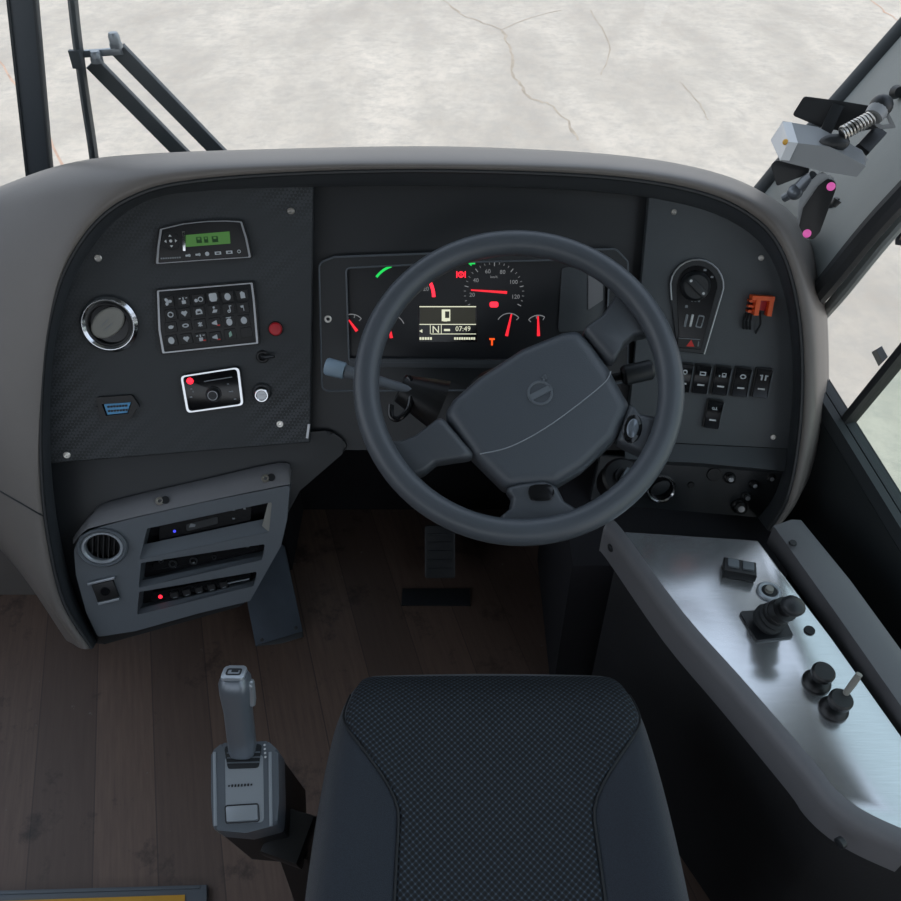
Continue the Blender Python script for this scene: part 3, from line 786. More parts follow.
# keypad
kp, T = dev('keypad', 'black silver edged keypad with rows of pale symbol keys on the left panel', 'keypad', LF, 208, 318)
dp = lambda pts, z=0.0: poly(T, pts, z)
ot = [(157, 290.5), (252.5, 282.5), (254.5, 298), (258.3, 343.5), (162.5, 353.5), (158.5, 330)]
g = G(); g.prism(rpoly(dp(grow(ot, .035, (206, 318)), .006), .003), 0, .008, .002); put('housing', g, 'black', kp)
g = G(); g.plate(rpoly(dp(ot, .009), .002), [rpoly(dp(grow(ot, -.04, (207, 318)), .009), .002)], .0076, .0092); put('chrome_border', g, 'satin', kp)
KX = [(168, 550, 263, 545, 353, 537, 440, 522, 527, 520, 615, 510), (185, 628, 268, 620, 355, 610, 447, 600, 533, 592, 620, 585), (187, 703, 275, 693, 363, 686, 452, 677, 537, 668, 625, 662), (190, 783, 280, 773, 367, 768, 455, 762, 543, 745, 640, 735)]
kinds = [['fan', 'lamp', 'car', 'blob', 'disc', 'door'], ['ring', 'heart', 'dome', 'person', 'note', 'flag'], ['tap', 'oval', 'cross', 'horn', 'pot', 'disc'], ['disc', 'heart', 'lampred', 'boxred', 'greenleaf', None]]
def glyph(g, k, T):
    if k == 'disc': g.prism(ngon(.0048, 16, ry=.0056), 0, .0004, T=T)
    elif k == 'blob': g.prism(rpoly([(-.006, -.004), (-.004, -.007), (.004, -.007), (.006, -.003), (.006, .006), (-.006, .006)], .003), 0, .0004, T=T)
    elif k == 'fan':
        for a in range(3): g.prism(ngon(.0032, 10, .0032, 0, .0024), 0, .0004, T=T @ RZ(a*2.1))
    elif k in ('lamp', 'lampred'): g.prism(rect(.006, .0055, 0, -.002, .001), 0, .0004, T=T); g.box(.0018, .004, .0006, (0, .0035, 0), T=T); g.box(.003, .0012, .0006, (-.005, .004, 0), T=T); g.box(.003, .0012, .0006, (.005, .004, 0), T=T)
    elif k == 'car': g.ring(.0026, .0042, 0, .0004, 14, T @ TL(.003, 0)); g.prism(ngon(.0028, 10, -.004, -.001), 0, .0004, T=T)
    elif k == 'door': g.prism([(-.003, -.005), (.004, -.005), (.004, .003), (0, .006), (-.003, .004)], 0, .0004, T=T)
    elif k == 'ring': g.ring(.0028, .0048, 0, .0004, 16, T)
    elif k == 'heart': g.prism([(0, -.005), (.005, .001), (.003, .004), (0, .003), (-.003, .004), (-.005, .001)], 0, .0004, T=T)
    elif k == 'dome': g.plate([(-.005, -.004), (.005, -.004), (.005, .001), (.003, .004), (-.003, .004), (-.005, .001)], [rect(.005, .003, 0, -.0008)], 0, .0004, T)
    elif k == 'person': g.prism(ngon(.0018, 10, 0, .004), 0, .0004, T=T); g.prism([(-.004, -.004), (.003, -.004), (.005, 0), (-.001, .001)], 0, .0004, T=T)
    elif k == 'note': g.box(.0014, .009, .0006, (.002, 0, 0), T=T); g.ring(.001, .0026, 0, .0004, 10, T @ TL(0, -.004)); g.box(.004, .0014, .0006, (.003, .004, 0), T=T)
    elif k == 'flag': g.prism([(0, -.005), (.001, -.005), (.001, .004), (-.004, .003), (-.003, 0), (0, 0)], 0, .0004, T=T)
    elif k == 'tap': g.prism(ngon(.004, 12, 0, 0, .0028), 0, .0004, T=T); g.box(.007, .0014, .0006, (.001, .001, 0), T=T)
    elif k == 'oval': g.plate(ngon(.0052, 16, ry=.0032), [ngon(.003, 12, ry=.0014)], 0, .0004, T)
    elif k == 'cross': g.box(.008, .0018, .0006, T=T @ RZ(.7)); g.box(.008, .0018, .0006, T=T @ RZ(-.7)); g.box(.0016, .007, .0006, T=T)
    elif k in ('horn', 'boxred'): g.prism([(-.005, -.001), (.003, -.004), (.003, .004), (-.005, .001)], 0, .0004, T=T)
    elif k == 'pot': g.prism(ngon(.0046, 14, 0, -.001, .0058), 0, .0004, T=T); g.box(.008, .0012, .0006, (0, .0062, 0), T=T)
    elif k == 'greenleaf': g.prism([(-.002, -.005), (.003, -.002), (.002, .005), (-.002, .002)], 0, .0004, T=T)
M['keygreen'] = plain('green key print', '8fb5a5', .5)
for r in range(4):
    for c_ in range(6):
        px, py = 140+KX[r][2*c_]/6.0077, 210+KX[r][2*c_+1]/6.0077
        q = loc(T, px, py, .008)
        g = G(); g.prism(rect(.0185, .0165, 0, 0, .0015), 0, .0018, .0006, 1, TL(*q) @ RZ(R(4))); key = put('key', g, 'black', kp)
        k_ = kinds[r][c_]
        if k_:
            g = G(); glyph(g, k_, TL(q.x, q.y, q.z+.0018) @ RZ(R(4))); put('symbol', g, 'keygreen' if k_ == 'greenleaf' else 'keyglyph', key)
        if k_ in ('lampred', 'boxred', 'horn'):
            g = G(); g.box(.0045, .0016, .0006, (.005, -.004, 0), T=TL(q.x, q.y, q.z+.0019)); put('red_mark', g, 'redprint', key)
# large round vent
vt, T = dev('air_vent', 'chrome ringed round air vent with a tilted grey flap on the left panel', 'air vent', LF, 110, 324)
g = G(); g.ring(.0335, .0440, 0, .012, 48, bev=.45); put('chrome_ring', g, 'chrome', vt)
g = G(); g.ring(.030, .0338, 0, .009, 48); put('inner_ring', g, 'black', vt)
g = G(); g.lathe([(.031, .0008), (0, .0008)], 32, None, cap=False); put('duct', g, 'gloss', vt)
g = G(); g.lathe([(0, .006), (.027, .005), (.0295, .003), (.0295, 0), (0, 0)], 36, TL(-.001, .003, .005) @ RZ(R(38)) @ RX(R(8)) @ Matrix.Diagonal((1, .66, 1, 1)), cap=False); fl = put('flap', g, 'beige', vt)
g = G()
for k in (-1, 1): g.box(.016, .0012, .0008, (-.001, .003+k*.004, .0115), T=RZ(R(38)) @ RX(R(8)))
put('flap_groove', g, 'dim', fl)
# audio selector panel
ap, T = dev('selector_unit', 'chrome rimmed glossy panel with round knob and red light under the keypad', 'control panel', LF, 212, 390)
dp = lambda pts, z=0.0: poly(T, pts, z)
ot = [(180.5, 376), (239, 367), (243.5, 405), (187, 413)]
g = G(); g.prism(rpoly(dp(grow(ot, .03, (212, 390)), .008), .008), 0, .009, .003); put('housing', g, 'gloss', ap)
g = G(); g.plate(rpoly(dp(ot, .010), .007), [rpoly(dp(grow(ot, -.075, (212, 390)), .010), .006)], .0086, .0108); put('chrome_rim', g, 'chrome', ap)
c = loc(T, 213.7, 394, .009); g = G(); g.ring(.0095, .0125, 0, .004, 28, TL(*c)); g.lathe([(.0095, 0), (.0095, .010), (.008, .012), (0, .012)], 24, TL(*c)); kn = put('knob', g, 'dark', ap)
g = G(); g.ring(.0068, .0080, .0118, .0125, 24, TL(c.x, c.y, c.z)); put('knob_ring', g, 'satin', kn)
c = loc(T, 190, 381, .009); g = G(); g.ball(.0055, c, sc=(1, 1, .6)); put('red_light', g, 'redled', ap)
g = G()
for px, py, w_ in ((231, 391.5, .007), (235, 399, .004), (191.5, 389, .003), (193, 391.5, .002), (191, 397, .004), (228, 384, .003)): g.box(w_, .0018, .0006, T=TL(*loc(T, px, py, .0092)))
put('markings', g, 'dim', ap)
g = G(); g.bar(loc(T, 204, 381.5, .0092), loc(T, 232, 377, .0092), .0014, .0006); put('top_line', g, 'dim', ap)
# red button
rb, T = dev('push_button', 'round red push button right of the keypad', 'button', LF, 275.8, 328.5)
g = G(); g.ring(.0095, .0122, 0, .003, 24); put('collar', g, 'black', rb)
g = G(); g.lathe([(.0105, 0), (.0105, .007), (.0085, .009), (0, .0095)], 24, None); put('cap', g, 'redpaint', rb)
# small toggle
tg, T = dev('toggle_switch', 'tiny black toggle switch below the red push button', 'switch', LF, 262.7, 356.6)
g = G(); g.ring(.005, .0105, 0, .004, 20); put('collar', g, 'black', tg)
g = G(); g.tube([(0, 0, .002), (.006, 0, .010), (.020, .001, .014)], [.0035, .003, .0022], 10); put('lever', g, 'dark', tg)
# key lock
lk, T = dev('key_lock', 'small round chrome key lock right of the knob panel', 'lock', LF, 262, 392)
g = G(); g.ring(.0085, .0155, 0, .006, 30); put('escutcheon', g, 'dark', lk)
g = G(); g.ring(.0075, .0115, 0, .014, 30, TL(0, -.003, 0)); put('chrome_ring', g, 'chrome', lk)
g = G(); g.lathe([(.0078, 0), (.0078, .012), (0, .012)], 24, TL(0, -.003, 0)); g.box(.008, .002, .002, (0, -.003, .0128)); put('barrel', g, 'satin', lk)
# diagnostic socket
ds, T = dev('diagnostic_socket', 'blue pin connector in a black frame at the lower left of the left panel', 'socket', LF, 117, 407.5)
dp = lambda pts, z=0.0: poly(T, pts, z)
bl = [(103.5, 404.5), (130.5, 402.5), (127, 412.8), (107.3, 415)]
g = G(); g.plate(rpoly(dp([(96, 397.5), (132, 395), (139, 405), (136, 410), (131, 418.5), (101, 420.5)], .005), .004), [dp(grow(bl, .12, (117, 408.5)), .005)], 0, .006); put('frame', g, 'black', ds)
g = G(); g.prism(dp(bl, .005), 0, .0035); sh = put('shell', g, 'blue', ds)
g = G()
for r in range(2):
    for k in range(7): g.box(.0034, .0030, .0014, T=TL(*loc(T, 108.5+k*2.95+r*.5, 406.8+r*4.3-k*.2, .0040)))
put('pin_slots', g, 'dial', sh)
g = G()
for px, py in ((97, 408), (138, 406)): g.lathe([(.003, 0), (.003, .004), (0, .004)], 10, TL(*loc(T, px, py, .002)))
put('mounting_stud', g, 'dark', ds)

# ------------------------------------------------------------------ devices in the right panel
lp, T = dev('light_switch_unit', 'teardrop light switch panel with rotary knob and red triangle key on the right panel', 'switch panel', RF, 693, 310)
dp = lambda pts, z=0.0: poly(T, pts, z)
tear = [(676, 350), (671.5, 300)] + [(697+26.5*math.cos(R(a)), 286-26.5*math.sin(R(a))) for a in range(190, -20, -15)] + [(704, 354)]
tear[0] = (677, 351)
g = G(); g.prism(dp(tear, .004), 0, .005, .001, 1); put('plate', g, 'dark', lp)
g = G(); P = [(*p, .0052) for p in dp(tear[1:], .005)]; g.tube(P, .0014, 8); put('silver_edge', g, 'satin', lp)
tin = [(679.5, 348)] + [(697+20.5*math.cos(R(a)), 286-20.5*math.sin(R(a))) for a in range(190, -15, -15)] + [(701, 350)]
g = G(); g.prism(dp(tin, .006), .0045, .0062, .0008, 1); put('inner_face', g, 'gloss', lp)
c = loc(T, 695, 286, .006)
g = G(); g.lathe([(.0235, 0), (.0235, .004), (.020, .012), (.018, .014), (0, .014)], 32, TL(*c)); g.prism(rect(.011, .040, 0, 0, .005), .012, .020, .002, 2, TL(*c) @ RZ(R(50))); kn = put('rotary_knob', g, 'dark', lp)
g = G(); g.prism(ngon(.0022, 10), .0198, .0204, T=TL(*c) @ RZ(R(50)) @ TL(0, .014)); g.prism(ngon(.0022, 10), .0198, .0204, T=TL(*c) @ RZ(R(50)) @ TL(0, -.014)); put('pointer_mark', g, 'white', kn)
g = G()
for px, py, w_, h_ in ((692, 301, .003, .003), (695.5, 301, .003, .003), (699, 301, .003, .003), (686.5, 306.5, .004, .004), (705, 270, .004, .003), (712, 277, .004, .003)): g.box(w_, h_, .0006, T=TL(*loc(T, px, py, .0064)))
put('markings', g, 'dim', lp)
for px, mt in ((685.8, 'dim'), (691.3, 'white')):
    g = G(); g.prism(rect(.0036, .020, 0, 0, .001), 0, .003, .0008, 1, TL(*loc(T, px, 320.5, .0062)) @ RZ(R(-5))); put('dimmer_slider', g, mt, lp)
g = G(); g.plate(rect(.010, .020, 0, 0, .002), [rect(.007, .016, 0, 0, .0015)], 0, .0008, TL(*loc(T, 700, 321.5, .0062)) @ RZ(R(-8))); put('slider_slot', g, 'dim', lp)
c = loc(T, 688.5, 343, .0062); g = G(); g.prism(rect(.036, .015, 0, 0, .002), 0, .003, .0008, 1, TL(*c)); hz_ = put('hazard_key', g, 'black', lp)
g = G(); g.prism([(-.0065, -.005), (.0065, -.005), (0, .0062)], 0, .0006, T=TL(c.x+.003, c.y, c.z+.003)); put('red_triangle', g, 'redprint', hz_)
g = G(); g.box(.0016, .008, .0006, (.015, 0, .0032), T=TL(*c)); g.box(.034, .0010, .0006, (0, .0072, .003), T=TL(*c)); put('white_mark', g, 'dim', hz_)
# orange connector
oc, T = dev('connector', 'bright orange open connector socket sticking out of the right panel', 'connector', RF, 759, 304)
g = G(); g.box(.034, .007, .022, (0, .011, .011), bev=.001); g.box(.007, .026, .022, (.013, -.003, .011), bev=.001); g.box(.007, .026, .022, (-.007, -.003, .011), bev=.001)
body = put('housing', g, 'orange', oc)
for k in range(3):
    g = G(); g.box(.009, .0035, .014, (-.0145, .005-k*.008, .008)); put('fin', g, 'orange', body)
g = G(); g.box(.012, .016, .008, (.003, -.001, .004)); put('socket_core', g, 'redpaint', oc)
g = G()
for k in range(3): g.tube([(-.010-k*.004, -.016, .003), (-.012-k*.005, -.026, .010), (-.008-k*.005, -.040, .002)], .0018, 8)
g.tube([(.003, -.012, .003), (.004, -.030, .012), (.002, -.046, .001)], .0016, 8)
put('wires', g, 'rubber', oc)
# rocker switches
def rocker(label, T, sym, group):
    o = thing('rocker_switch', label, 'switch', T, group)
    g = G(); g.prism(rect(.0265, .050, 0, 0, .003), 0, .004, .0015, 2); put('bezel', g, 'black', o)
    g = G()
    prof = [(-.0225, .004), (-.0225, .011), (-.012, .0085), (0, .0075), (.012, .0085), (.0225, .012), (.0225, .004)]
    g.loft([[(x, y, z) for y, z in prof] for x in (-.0115, .0115)], closed=True, cap=True); rk = put('rocker', g, 'gloss', o)
    g = G(); g.bar((.0122, -.0215, .011), (.0122, .0215, .0105), .0012, .003); put('side_strip', g, 'greyblue', rk)  # thin blue grey strip along one side of the rocker
    g = G(); g.box(.011, .0026, .0008, (0, -.009, .0090)); put('indicator_bar', g, 'white', rk)
    g = G(); z = .0095; k = sym
    if k == 0: g.ring(.002, .0042, z, z+.0006, 16, TL(0, .010, 0))
    elif k == 1: g.plate(rect(.010, .0065, 0, .010), [rect(.006, .003, 0, .010)], z, z+.0006)
    elif k == 2: g.plate(rect(.007, .007, .002, .010), [rect(.004, .003, .002, .011)], z, z+.0006); g.box(.002, .003, .0006, (-.005, .008, z))
    elif k == 3: g.plate(ngon(.005, 14, 0, .010, .004), [ngon(.003, 12, 0, .010, .002)], z, z+.0006)
    elif k == 4:
        for a in (-1, 1): g.box(.0026, .009, .0006, (a*.003, .010, z)); g.box(.003, .002, .0006, (a*.005, .013, z))
    else: g.box(.008, .0014, .0006, (0, .009, z)); g.box(.0014, .005, .0006, (.002, .011, z)); g.ring(.001, .0022, z, z+.0006, 10, TL(-.003, .011, 0))
    put('symbol', g, 'keyglyph', rk)
    return o
gr = 'rocker switches on the right panel'
for i, (px, py, lab) in enumerate(((683, 377, 'first rocker switch of the row half hidden behind the steering wheel rim'), (700.7, 378.5, 'black rocker switch with a wide pale lamp symbol second in the row'),
    (720.5, 380, 'black rocker switch with a small square symbol in the middle of the row'), (740.5, 381.5, 'black rocker switch with an oval symbol second from the row end'), (761, 382.5, 'black rocker switch with a twin bar symbol at the far end of the row'))):
    rocker(lab, sub(RF, px, py, GAP, R(-2)), i, gr)
rocker('single black rocker switch standing alone below the row', sub(RF, 712.6, 413.5, GAP, R(-3)), 5, gr)
# small bits of the lower right panel
zb = -.025+GAP
o, T = dev('air_vent', 'small chrome ringed round vent half hidden behind the lower rim of the wheel', 'air vent', RF, 660, 487, z=zb)
g = G(); g.ring(.021, .0265, 0, .012, 40, bev=.45); put('chrome_ring', g, 'chrome', o)
g = G(); g.lathe([(.021, .001), (0, .001)], 30, None, cap=False); put('duct', g, 'gloss', o)
g = G(); g.lathe([(0, .008), (.018, .006), (.019, .003), (0, .002)], 30, RZ(R(40)) @ Matrix.Diagonal((1, .6, 1, 1)), cap=False); put('flap', g, 'dark', o)
for px, py, rr, hh, lab in ((729.5, 477.5, .010, .012, 'small black knob with a pale tip left on the lower right panel'), (753.5, 484, .008, .012, 'small black knob with a bright tip right of centre on the lower right panel'),
        (739, 505.5, .013, .018, 'largest black knob at the bottom of the lower right panel'), (746.5, 496.5, .009, .010, 'black button just above the largest knob on the lower right panel'), (771, 478, .008, .007, 'flat round stud at the right end of the lower right panel')):
    o, T = dev('control_knob', lab, 'knob', RF, px, py, 'knobs on the lower right panel', z=zb)  # small knobs, with a button and a stud among them
    g = G(); g.lathe([(rr, 0), (rr, hh*.3), (rr*.75, hh*.45), (rr*.8, hh*.9), (rr*.6, hh), (0, hh)], 20, None); put('body', g, 'black', o)
    g = G(); g.lathe([(rr*.45, hh), (rr*.4, hh+.001), (0, hh+.0012)], 14, None); put('tip', g, 'satin', o)
o, T = dev('blanking_plug', 'flat black blanking disc at the top of the lower right panel', 'plug', RF, 714, 474.5, z=zb)
g = G(); g.lathe([(.0125, 0), (.0115, .003), (.006, .0035), (0, .002)], 24, None); put('disc', g, 'black', o)
o, T = dev('blanking_plug', 'tiny black plug beside the small chrome vent', 'plug', RF, 691, 485, z=zb)
g = G(); g.lathe([(.006, 0), (.005, .002), (0, .002)], 16, None); put('disc', g, 'black', o)

# ------------------------------------------------------------------ lower left radio console
LL = LF @ TL(0, 0, .0)
lc = thing('radio_console', 'grey slotted radio and heater housing below the left panel', 'console', sub(LL, 180, 560, -.016+GAP))
T = WORLD[lc.name]
dp = lambda pts, z=0.0: poly(T, pts, z)
ZT = .045
face = [(80, 536), (100, 527), (130, 519), (200, 503), (290, 485), (287, 520), (281, 546), (250, 601), (200, 613), (136, 631), (98, 637), (86, 612), (76, 575), (74, 550)]
s1_ = [(147, 528.5), (272, 502), (269, 532), (139.5, 559.5)]
s2_ = [(141, 563), (265, 544), (262, 560), (138.5, 588)]
s3_ = [(139, 592), (257, 571.5), (254, 586), (137, 615)]
vc = (103, 547)
vent_hole = [(vc[0]+22.8*math.cos(R(a)), vc[1]-18.5*math.sin(R(a))) for a in range(0, 360, 15)]
fo = rpoly(dp(face, ZT), .006)
g = G(); g.plate(fo, [rpoly(dp(s, ZT), .003) for s in (s1_, s2_, s3_)] + [dp(vent_hole, ZT)], .004, ZT); fp = put('face_plate', g, 'greyblue', lc)
# top lip
tops = [(76, 534), (92, 513), (110, 503), (200, 482), (279, 464.5), (291, 472)]
bots = [(74, 550), (84, 534), (100, 526.5), (130, 518.5), (200, 502.5), (290, 484.5)]
A = crom([loc(T, *p, ZT-.032) for p in tops], 5); B = crom([loc(T, *p, ZT+.001) for p in [(73, 544), (83, 532.5), (102, 525), (200, 502.5), (280, 486), (290, 484.5)]], 5)
A2 = [p + Vector((0, 0, -.010)) for p in A]; B2 = [p + Vector((0, -.002, -.014)) for p in B]
Mi = [a.lerp(b, .5)+Vector((0, .004, .006)) for a, b in zip(A, B)]
g = G(); g.loft([list(r) for r in zip(A, Mi, B, B2, A2)], closed=True, cap=True); put('top_lip', g, 'grey', lc, smooth=50)
g = G(); g.prism(dp(grow(face, -.04, (180, 560)), ZT), 0, .0045); put('back_box', g, 'void', lc)
for px, py, q in ((159.6, 501, 1), (165.5, 500, 0), (265.5, 478.5, 1), (271.5, 477.5, 0)):
    g = G(); z = ZT-.008; Tq = TL(*loc(T, px, py, z)) @ RX(R(-30))
    if q: g.ring(.003, .007, -.003, .003, 16, Tq); put('screw', g, 'screwhead', lc)
    else: g.lathe([(.0065, -.003), (.0065, .0025), (0, .0025)], 14, Tq); put('screw_hole', g, 'dial', lc)
# slot contents
def shelf(slot, frac0, z0, z1, mat, name):
    a, b, c, d = [Vector(p) for p in slot]
    q = [d.lerp(a, frac0), c.lerp(b, frac0), c, d]
    g = G(); g.prism(dp([tuple(x) for x in q], ZT), z0, z1, .001, 1); return put(name, g, mat, lc)
for s_, nm in ((s1_, 'shelf'), (s2_, 'shelf'), (s3_, 'shelf')):
    a, b, c, d = s_
    lo = [loc(T, *d, ZT-.001), loc(T, *c, ZT-.001)]; fr = .48 if s_ is s1_ else .28
    mid_ = lambda p, q, t: (p[0]+(q[0]-p[0])*t, p[1]+(q[1]-p[1])*t)
    hi = [loc(T, *mid_(d, a, fr), .030), loc(T, *mid_(c, b, fr), .030)]
    g = G(); dn_ = Vector((0, -.004, -.002))
    g.loft([[lo[0], hi[0], hi[0]+dn_, lo[0]+dn_], [lo[1], hi[1], hi[1]+dn_, lo[1]+dn_]], closed=True, cap=True); put(nm, g, 'greyblue', lc)
g = G(); g.prism(dp([(268, 503), (272, 502), (269, 532), (262, 526)], ZT-.002), .012, ZT-.002); put('slot_cheek', g, 'beige', lc)
def inslot(name, label, cat, slot, z0, z1, inset=.08, mat='gloss'):
    pts = grow(slot, -inset, (sum(p[0] for p in slot)/4, sum(p[1] for p in slot)/4))
    o = thing(name, label, cat, T @ TL(*loc(T, sum(p[0] for p in slot)/4, sum(p[1] for p in slot)/4, z0)))
    To = WORLD[o.name]
    g = G(); g.prism(rpoly(poly(To, pts, ZT-z0), .002), 0, z1-z0, .001, 1); put('body', g, mat, o)
    return o, To
ra, To = inslot('radio', 'black radio with a faint display in the top slot of the grey housing', 'radio', [(157, 531), (250, 511), (249, 526), (156, 548)], .0052, .024, 0)
def qs(px, py, z):
    p = loc(To, px, py, ZT-.0052); p.z = z; return p
q = lambda px, py: qs(px, py, .019)
g = G(); g.prism(rpoly(poly(To, [(184, 529), (216, 521), (216, 528), (184, 536)], ZT-.0052), .003), .0186, .0194); put('display_window', g, 'dark', ra)
g = G(); g.ball(.0026, q(172, 536), sc=(1, 1, .5)); put('blue_light', g, 'blueled', ra)
g = G()
for px, py in ((232, 514), (232, 523), (243, 513)): g.box(.004, .003, .001, T=TL(*q(px, py)))
g.prism([(-.006, -.003), (.004, -.003), (.006, .001), (-.002, .004)], 0, .0006, T=TL(*q(190, 530))); put('button_marks', g, 'dim', ra)
hc, To = inslot('heater_control', 'dark control strip with small dials in the middle slot of the grey housing', 'control unit', [(150, 569), (258, 549), (256, 556), (149, 577)], .0052, .020, 0)
for px, py in ((170, 570), (191, 567), (212, 563), (246, 551), (158, 567)):
    g = G(); rr = .007 if px in (170, 191) else .004; g.ring(rr*.7, rr, 0, .003, 18, TL(*qs(px, py, .0148))); put('dial', g, 'dark', hc)
g = G()
for px, py in ((158, 566), (191, 569), (247, 548.5), (172, 573)): g.box(.003, .003, .0008, T=TL(*qs(px, py, .0150)))
put('button_marks', g, 'dim', hc)
sp, To = inslot('switch_strip', 'black button strip with a red light in the bottom slot of the grey housing', 'control unit', [(149, 599), (250, 578), (248, 586), (148, 608)], .0052, .022, 0)
g = G(); g.ball(.0036, qs(157.5, 602.8, .017), sc=(1, 1, .6)); put('red_light', g, 'redled', sp)
for k in range(5):
    px = 172+k*12.5; py = 600.5-k*2.6; g = G(); g.prism(rect(.014, .012, 0, 0, .002), 0, .004, .001, 1, TL(*qs(px, py, .0168)) @ RZ(R(10))); ky = put('button', g, 'black', sp)
    g = G(); g.box(.006, .0012, .0006, (0, -.004, .0042), T=TL(*qs(px, py, .0168)) @ RZ(R(10))); put('button_mark', g, 'dim', ky)
g = G(); g.bar(qs(226, 589, .0175), qs(248, 584.5, .0175), .002, .002); put('edge_strip', g, 'silver', sp)
# console vent
vx = thing('air_vent', 'dark round vent with grey rim at the left of the grey radio housing', 'air vent', T @ TL(*loc(T, *vc, ZT+.0004)))
g = G(); S = Matrix.Diagonal((1, .84, 1, 1))
g.ring(.034, .0405, 0, .008, 44, S, bev=.45); put('rim', g, 'greyblue', vx)
g = G(); g.ring(.0275, .0345, -.006, .005, 44, S); put('inner_ring', g, 'silver', vx)
g = G(); g.lathe([(.029, -.018), (0, -.018)], 30, S, cap=False); put('duct', g, 'dial', vx)
for k in range(5):
    y = (k-2)*.0085; w_ = 2*math.sqrt(max(0, .027**2-(y/.84)**2))*.96; g = G(); g.box(.0016, w_*.84, .012, (y, 0, -.008), T=RZ(R(-12))); put('vane', g, 'black', vx)
sx = thing('rocker_switch', 'small black switch with silver end bars below the console vent', 'switch', T @ TL(*loc(T, 106, 590, ZT+.0004)) @ RZ(R(8)))
g = G(); g.box(.036, .032, .005, (0, 0, .0025), bev=.001); put('body', g, 'black', sx)
for y, w_ in ((.020, .046), (-.019, .036)):
    g = G(); g.box(w_, .0045, .006, (0, y, .004), bev=.001); put('end_bar', g, 'silver', sx)
g = G(); g.lathe([(.008, .005), (.007, .008), (0, .008)], 18, None); put('button', g, 'gloss', sx)
# ------------------------------------------------------------------ right hand side console
sc_ = thing('side_console', 'brushed metal topped side console along the wall to the right of the seat', 'console', TL(.45, .55, 0))
def cz(px, py, z=CZ): return atz(px, py, z)
itop = [cz(620, 531), cz(680, 613), cz(740, 681), cz(811, 763), cz(829, 787), cz(850, 806), cz(878, 822), cz(915, 838)]
back = [cz(1010, 862)]
orr = [cz(958, 842), cz(955, 806), cz(901, 737), cz(830, 637), cz(758, 540)]
top = [(p.x, p.y) for p in itop] + [(p.x, p.y) for p in orr]
g = G(); g.prism(top, CZ-.010, CZ, .004, 2); put('top_plate', g, 'brushed', sc_, world=True)
# skirt: rolls over the inner edge and drops 4 cm
inn = crom([cz(608, 520)] + itop, 4)
rows = []
for i, p in enumerate(inn):
    d = (inn[min(i+1, len(inn)-1)]-inn[max(i-1, 0)]).normalized(); nrm = Vector((d.y, -d.x, 0))
    if nrm.dot(Vector((-1, -1, 0))) < 0: nrm = -nrm
    f = .016
    rows.append([p+Vector((0, 0, .0015))-nrm*.004, p+nrm*f*.45+Vector((0, 0, .001)), p+nrm*f*.9+Vector((0, 0, -.006)), p+nrm*f+Vector((0, 0, -.018)), p+nrm*f+Vector((0, 0, -.058)), p+nrm*(f-.006)+Vector((0, 0, -.058)), p-nrm*.004+Vector((0, 0, -.012))])
g = G(); g.loft(rows, closed=True, cap=True); put('edge_skirt', g, 'ledge', sc_, world=True, smooth=50)
for px, py in ((611, 548), (840, 843)):
    p = atz(px, py, CZ-.035); p = p + (CAM-p).normalized()*.012
    g = G(); g.lathe([(.0065, -.004), (.0065, .002), (.004, .0035), (0, .0035)], 14, frame(p, Vector((.5, -1, 0)), (0, 0, 1))); put('screw', g, 'dark', sc_, world=True)
# body down to the floor
bd = [cz(622, 533), cz(680, 613), cz(740, 681), cz(811, 763), cz(850, 806), cz(915, 838), cz(990, 860), cz(955, 806), cz(901, 737), cz(758, 540)]
g = G(); g.prism([(p.x, p.y) for p in bd], .001, CZ-.012); put('side_panel', g, 'carpet', sc_, world=True)
# outer ledge
la = [cz(771, 532), cz(836, 624), cz(901, 718), cz(990, 840)]; lb = [cz(801, 520, CZ+.012), cz(850, 580, CZ+.012), cz(901, 650, CZ+.012), cz(990, 772, CZ+.012)]
rows = []
for a, b in zip(la, lb):
    a = a+Vector((0, 0, .014))
    lb2 = b + (b-a).normalized()*.012 + Vector((0, 0, -.02))
    rows.append([a+Vector((0, 0, -.04)), a, a.lerp(b, .6)+Vector((0, 0, .006)), b, Vector((b.x, b.y, CZ-.03))])
g = G(); g.loft(rows, closed=True, cap=True); put('wall_ledge', g, 'ledge', sc_, world=True)
g = G(); p = cz(789, 552)+Vector((0, 0, .0195)); g.lathe([(.006, 0), (.005, .003), (0, .003)], 14, TL(*p)); put('screw', g, 'dark', sc_, world=True)

CS = frame((.4, .65, CZ+GAP), (math.cos(R(-12)), math.sin(R(-12)), 0), (-math.sin(R(-12)), math.cos(R(-12)), 0))
def cdev(name, label, cat, px, py, rot=0.0, group=None):
    o = thing(name, label, cat, sub(CS, px, py, 0, rot), group); return o, WORLD[o.name]
o, T = cdev('window_switch', 'small black double rocker switch box near the front of the metal console', 'switch', 738, 573, R(-2))
g = G(); g.box(.046, .026, .016, (0, 0, .008), bev=.003); put('body', g, 'black', o)
for x in (-.0105, .0105):
    g = G(); g.prism(rect(.016, .015, x, .001, .002), .016, .0195, .0012, 2); put('rocker', g, 'greyblue', o)
o, T = cdev('socket_cap', 'round socket with a dull brown plug behind the parking brake lever', 'socket', 769, 592)
g = G(); g.ring(.010, .0175, 0, .004, 30); put('collar', g, 'silver', o)
g = G(); g.lathe([(.011, 0), (.011, .003), (0, .003)], 20, None); put('well', g, 'rubber', o)
g = G(); g.lathe([(.006, .003), (.0055, .009), (0, .010)], 16, TL(-.001, 0, 0)); put('plug', g, 'beige', o)
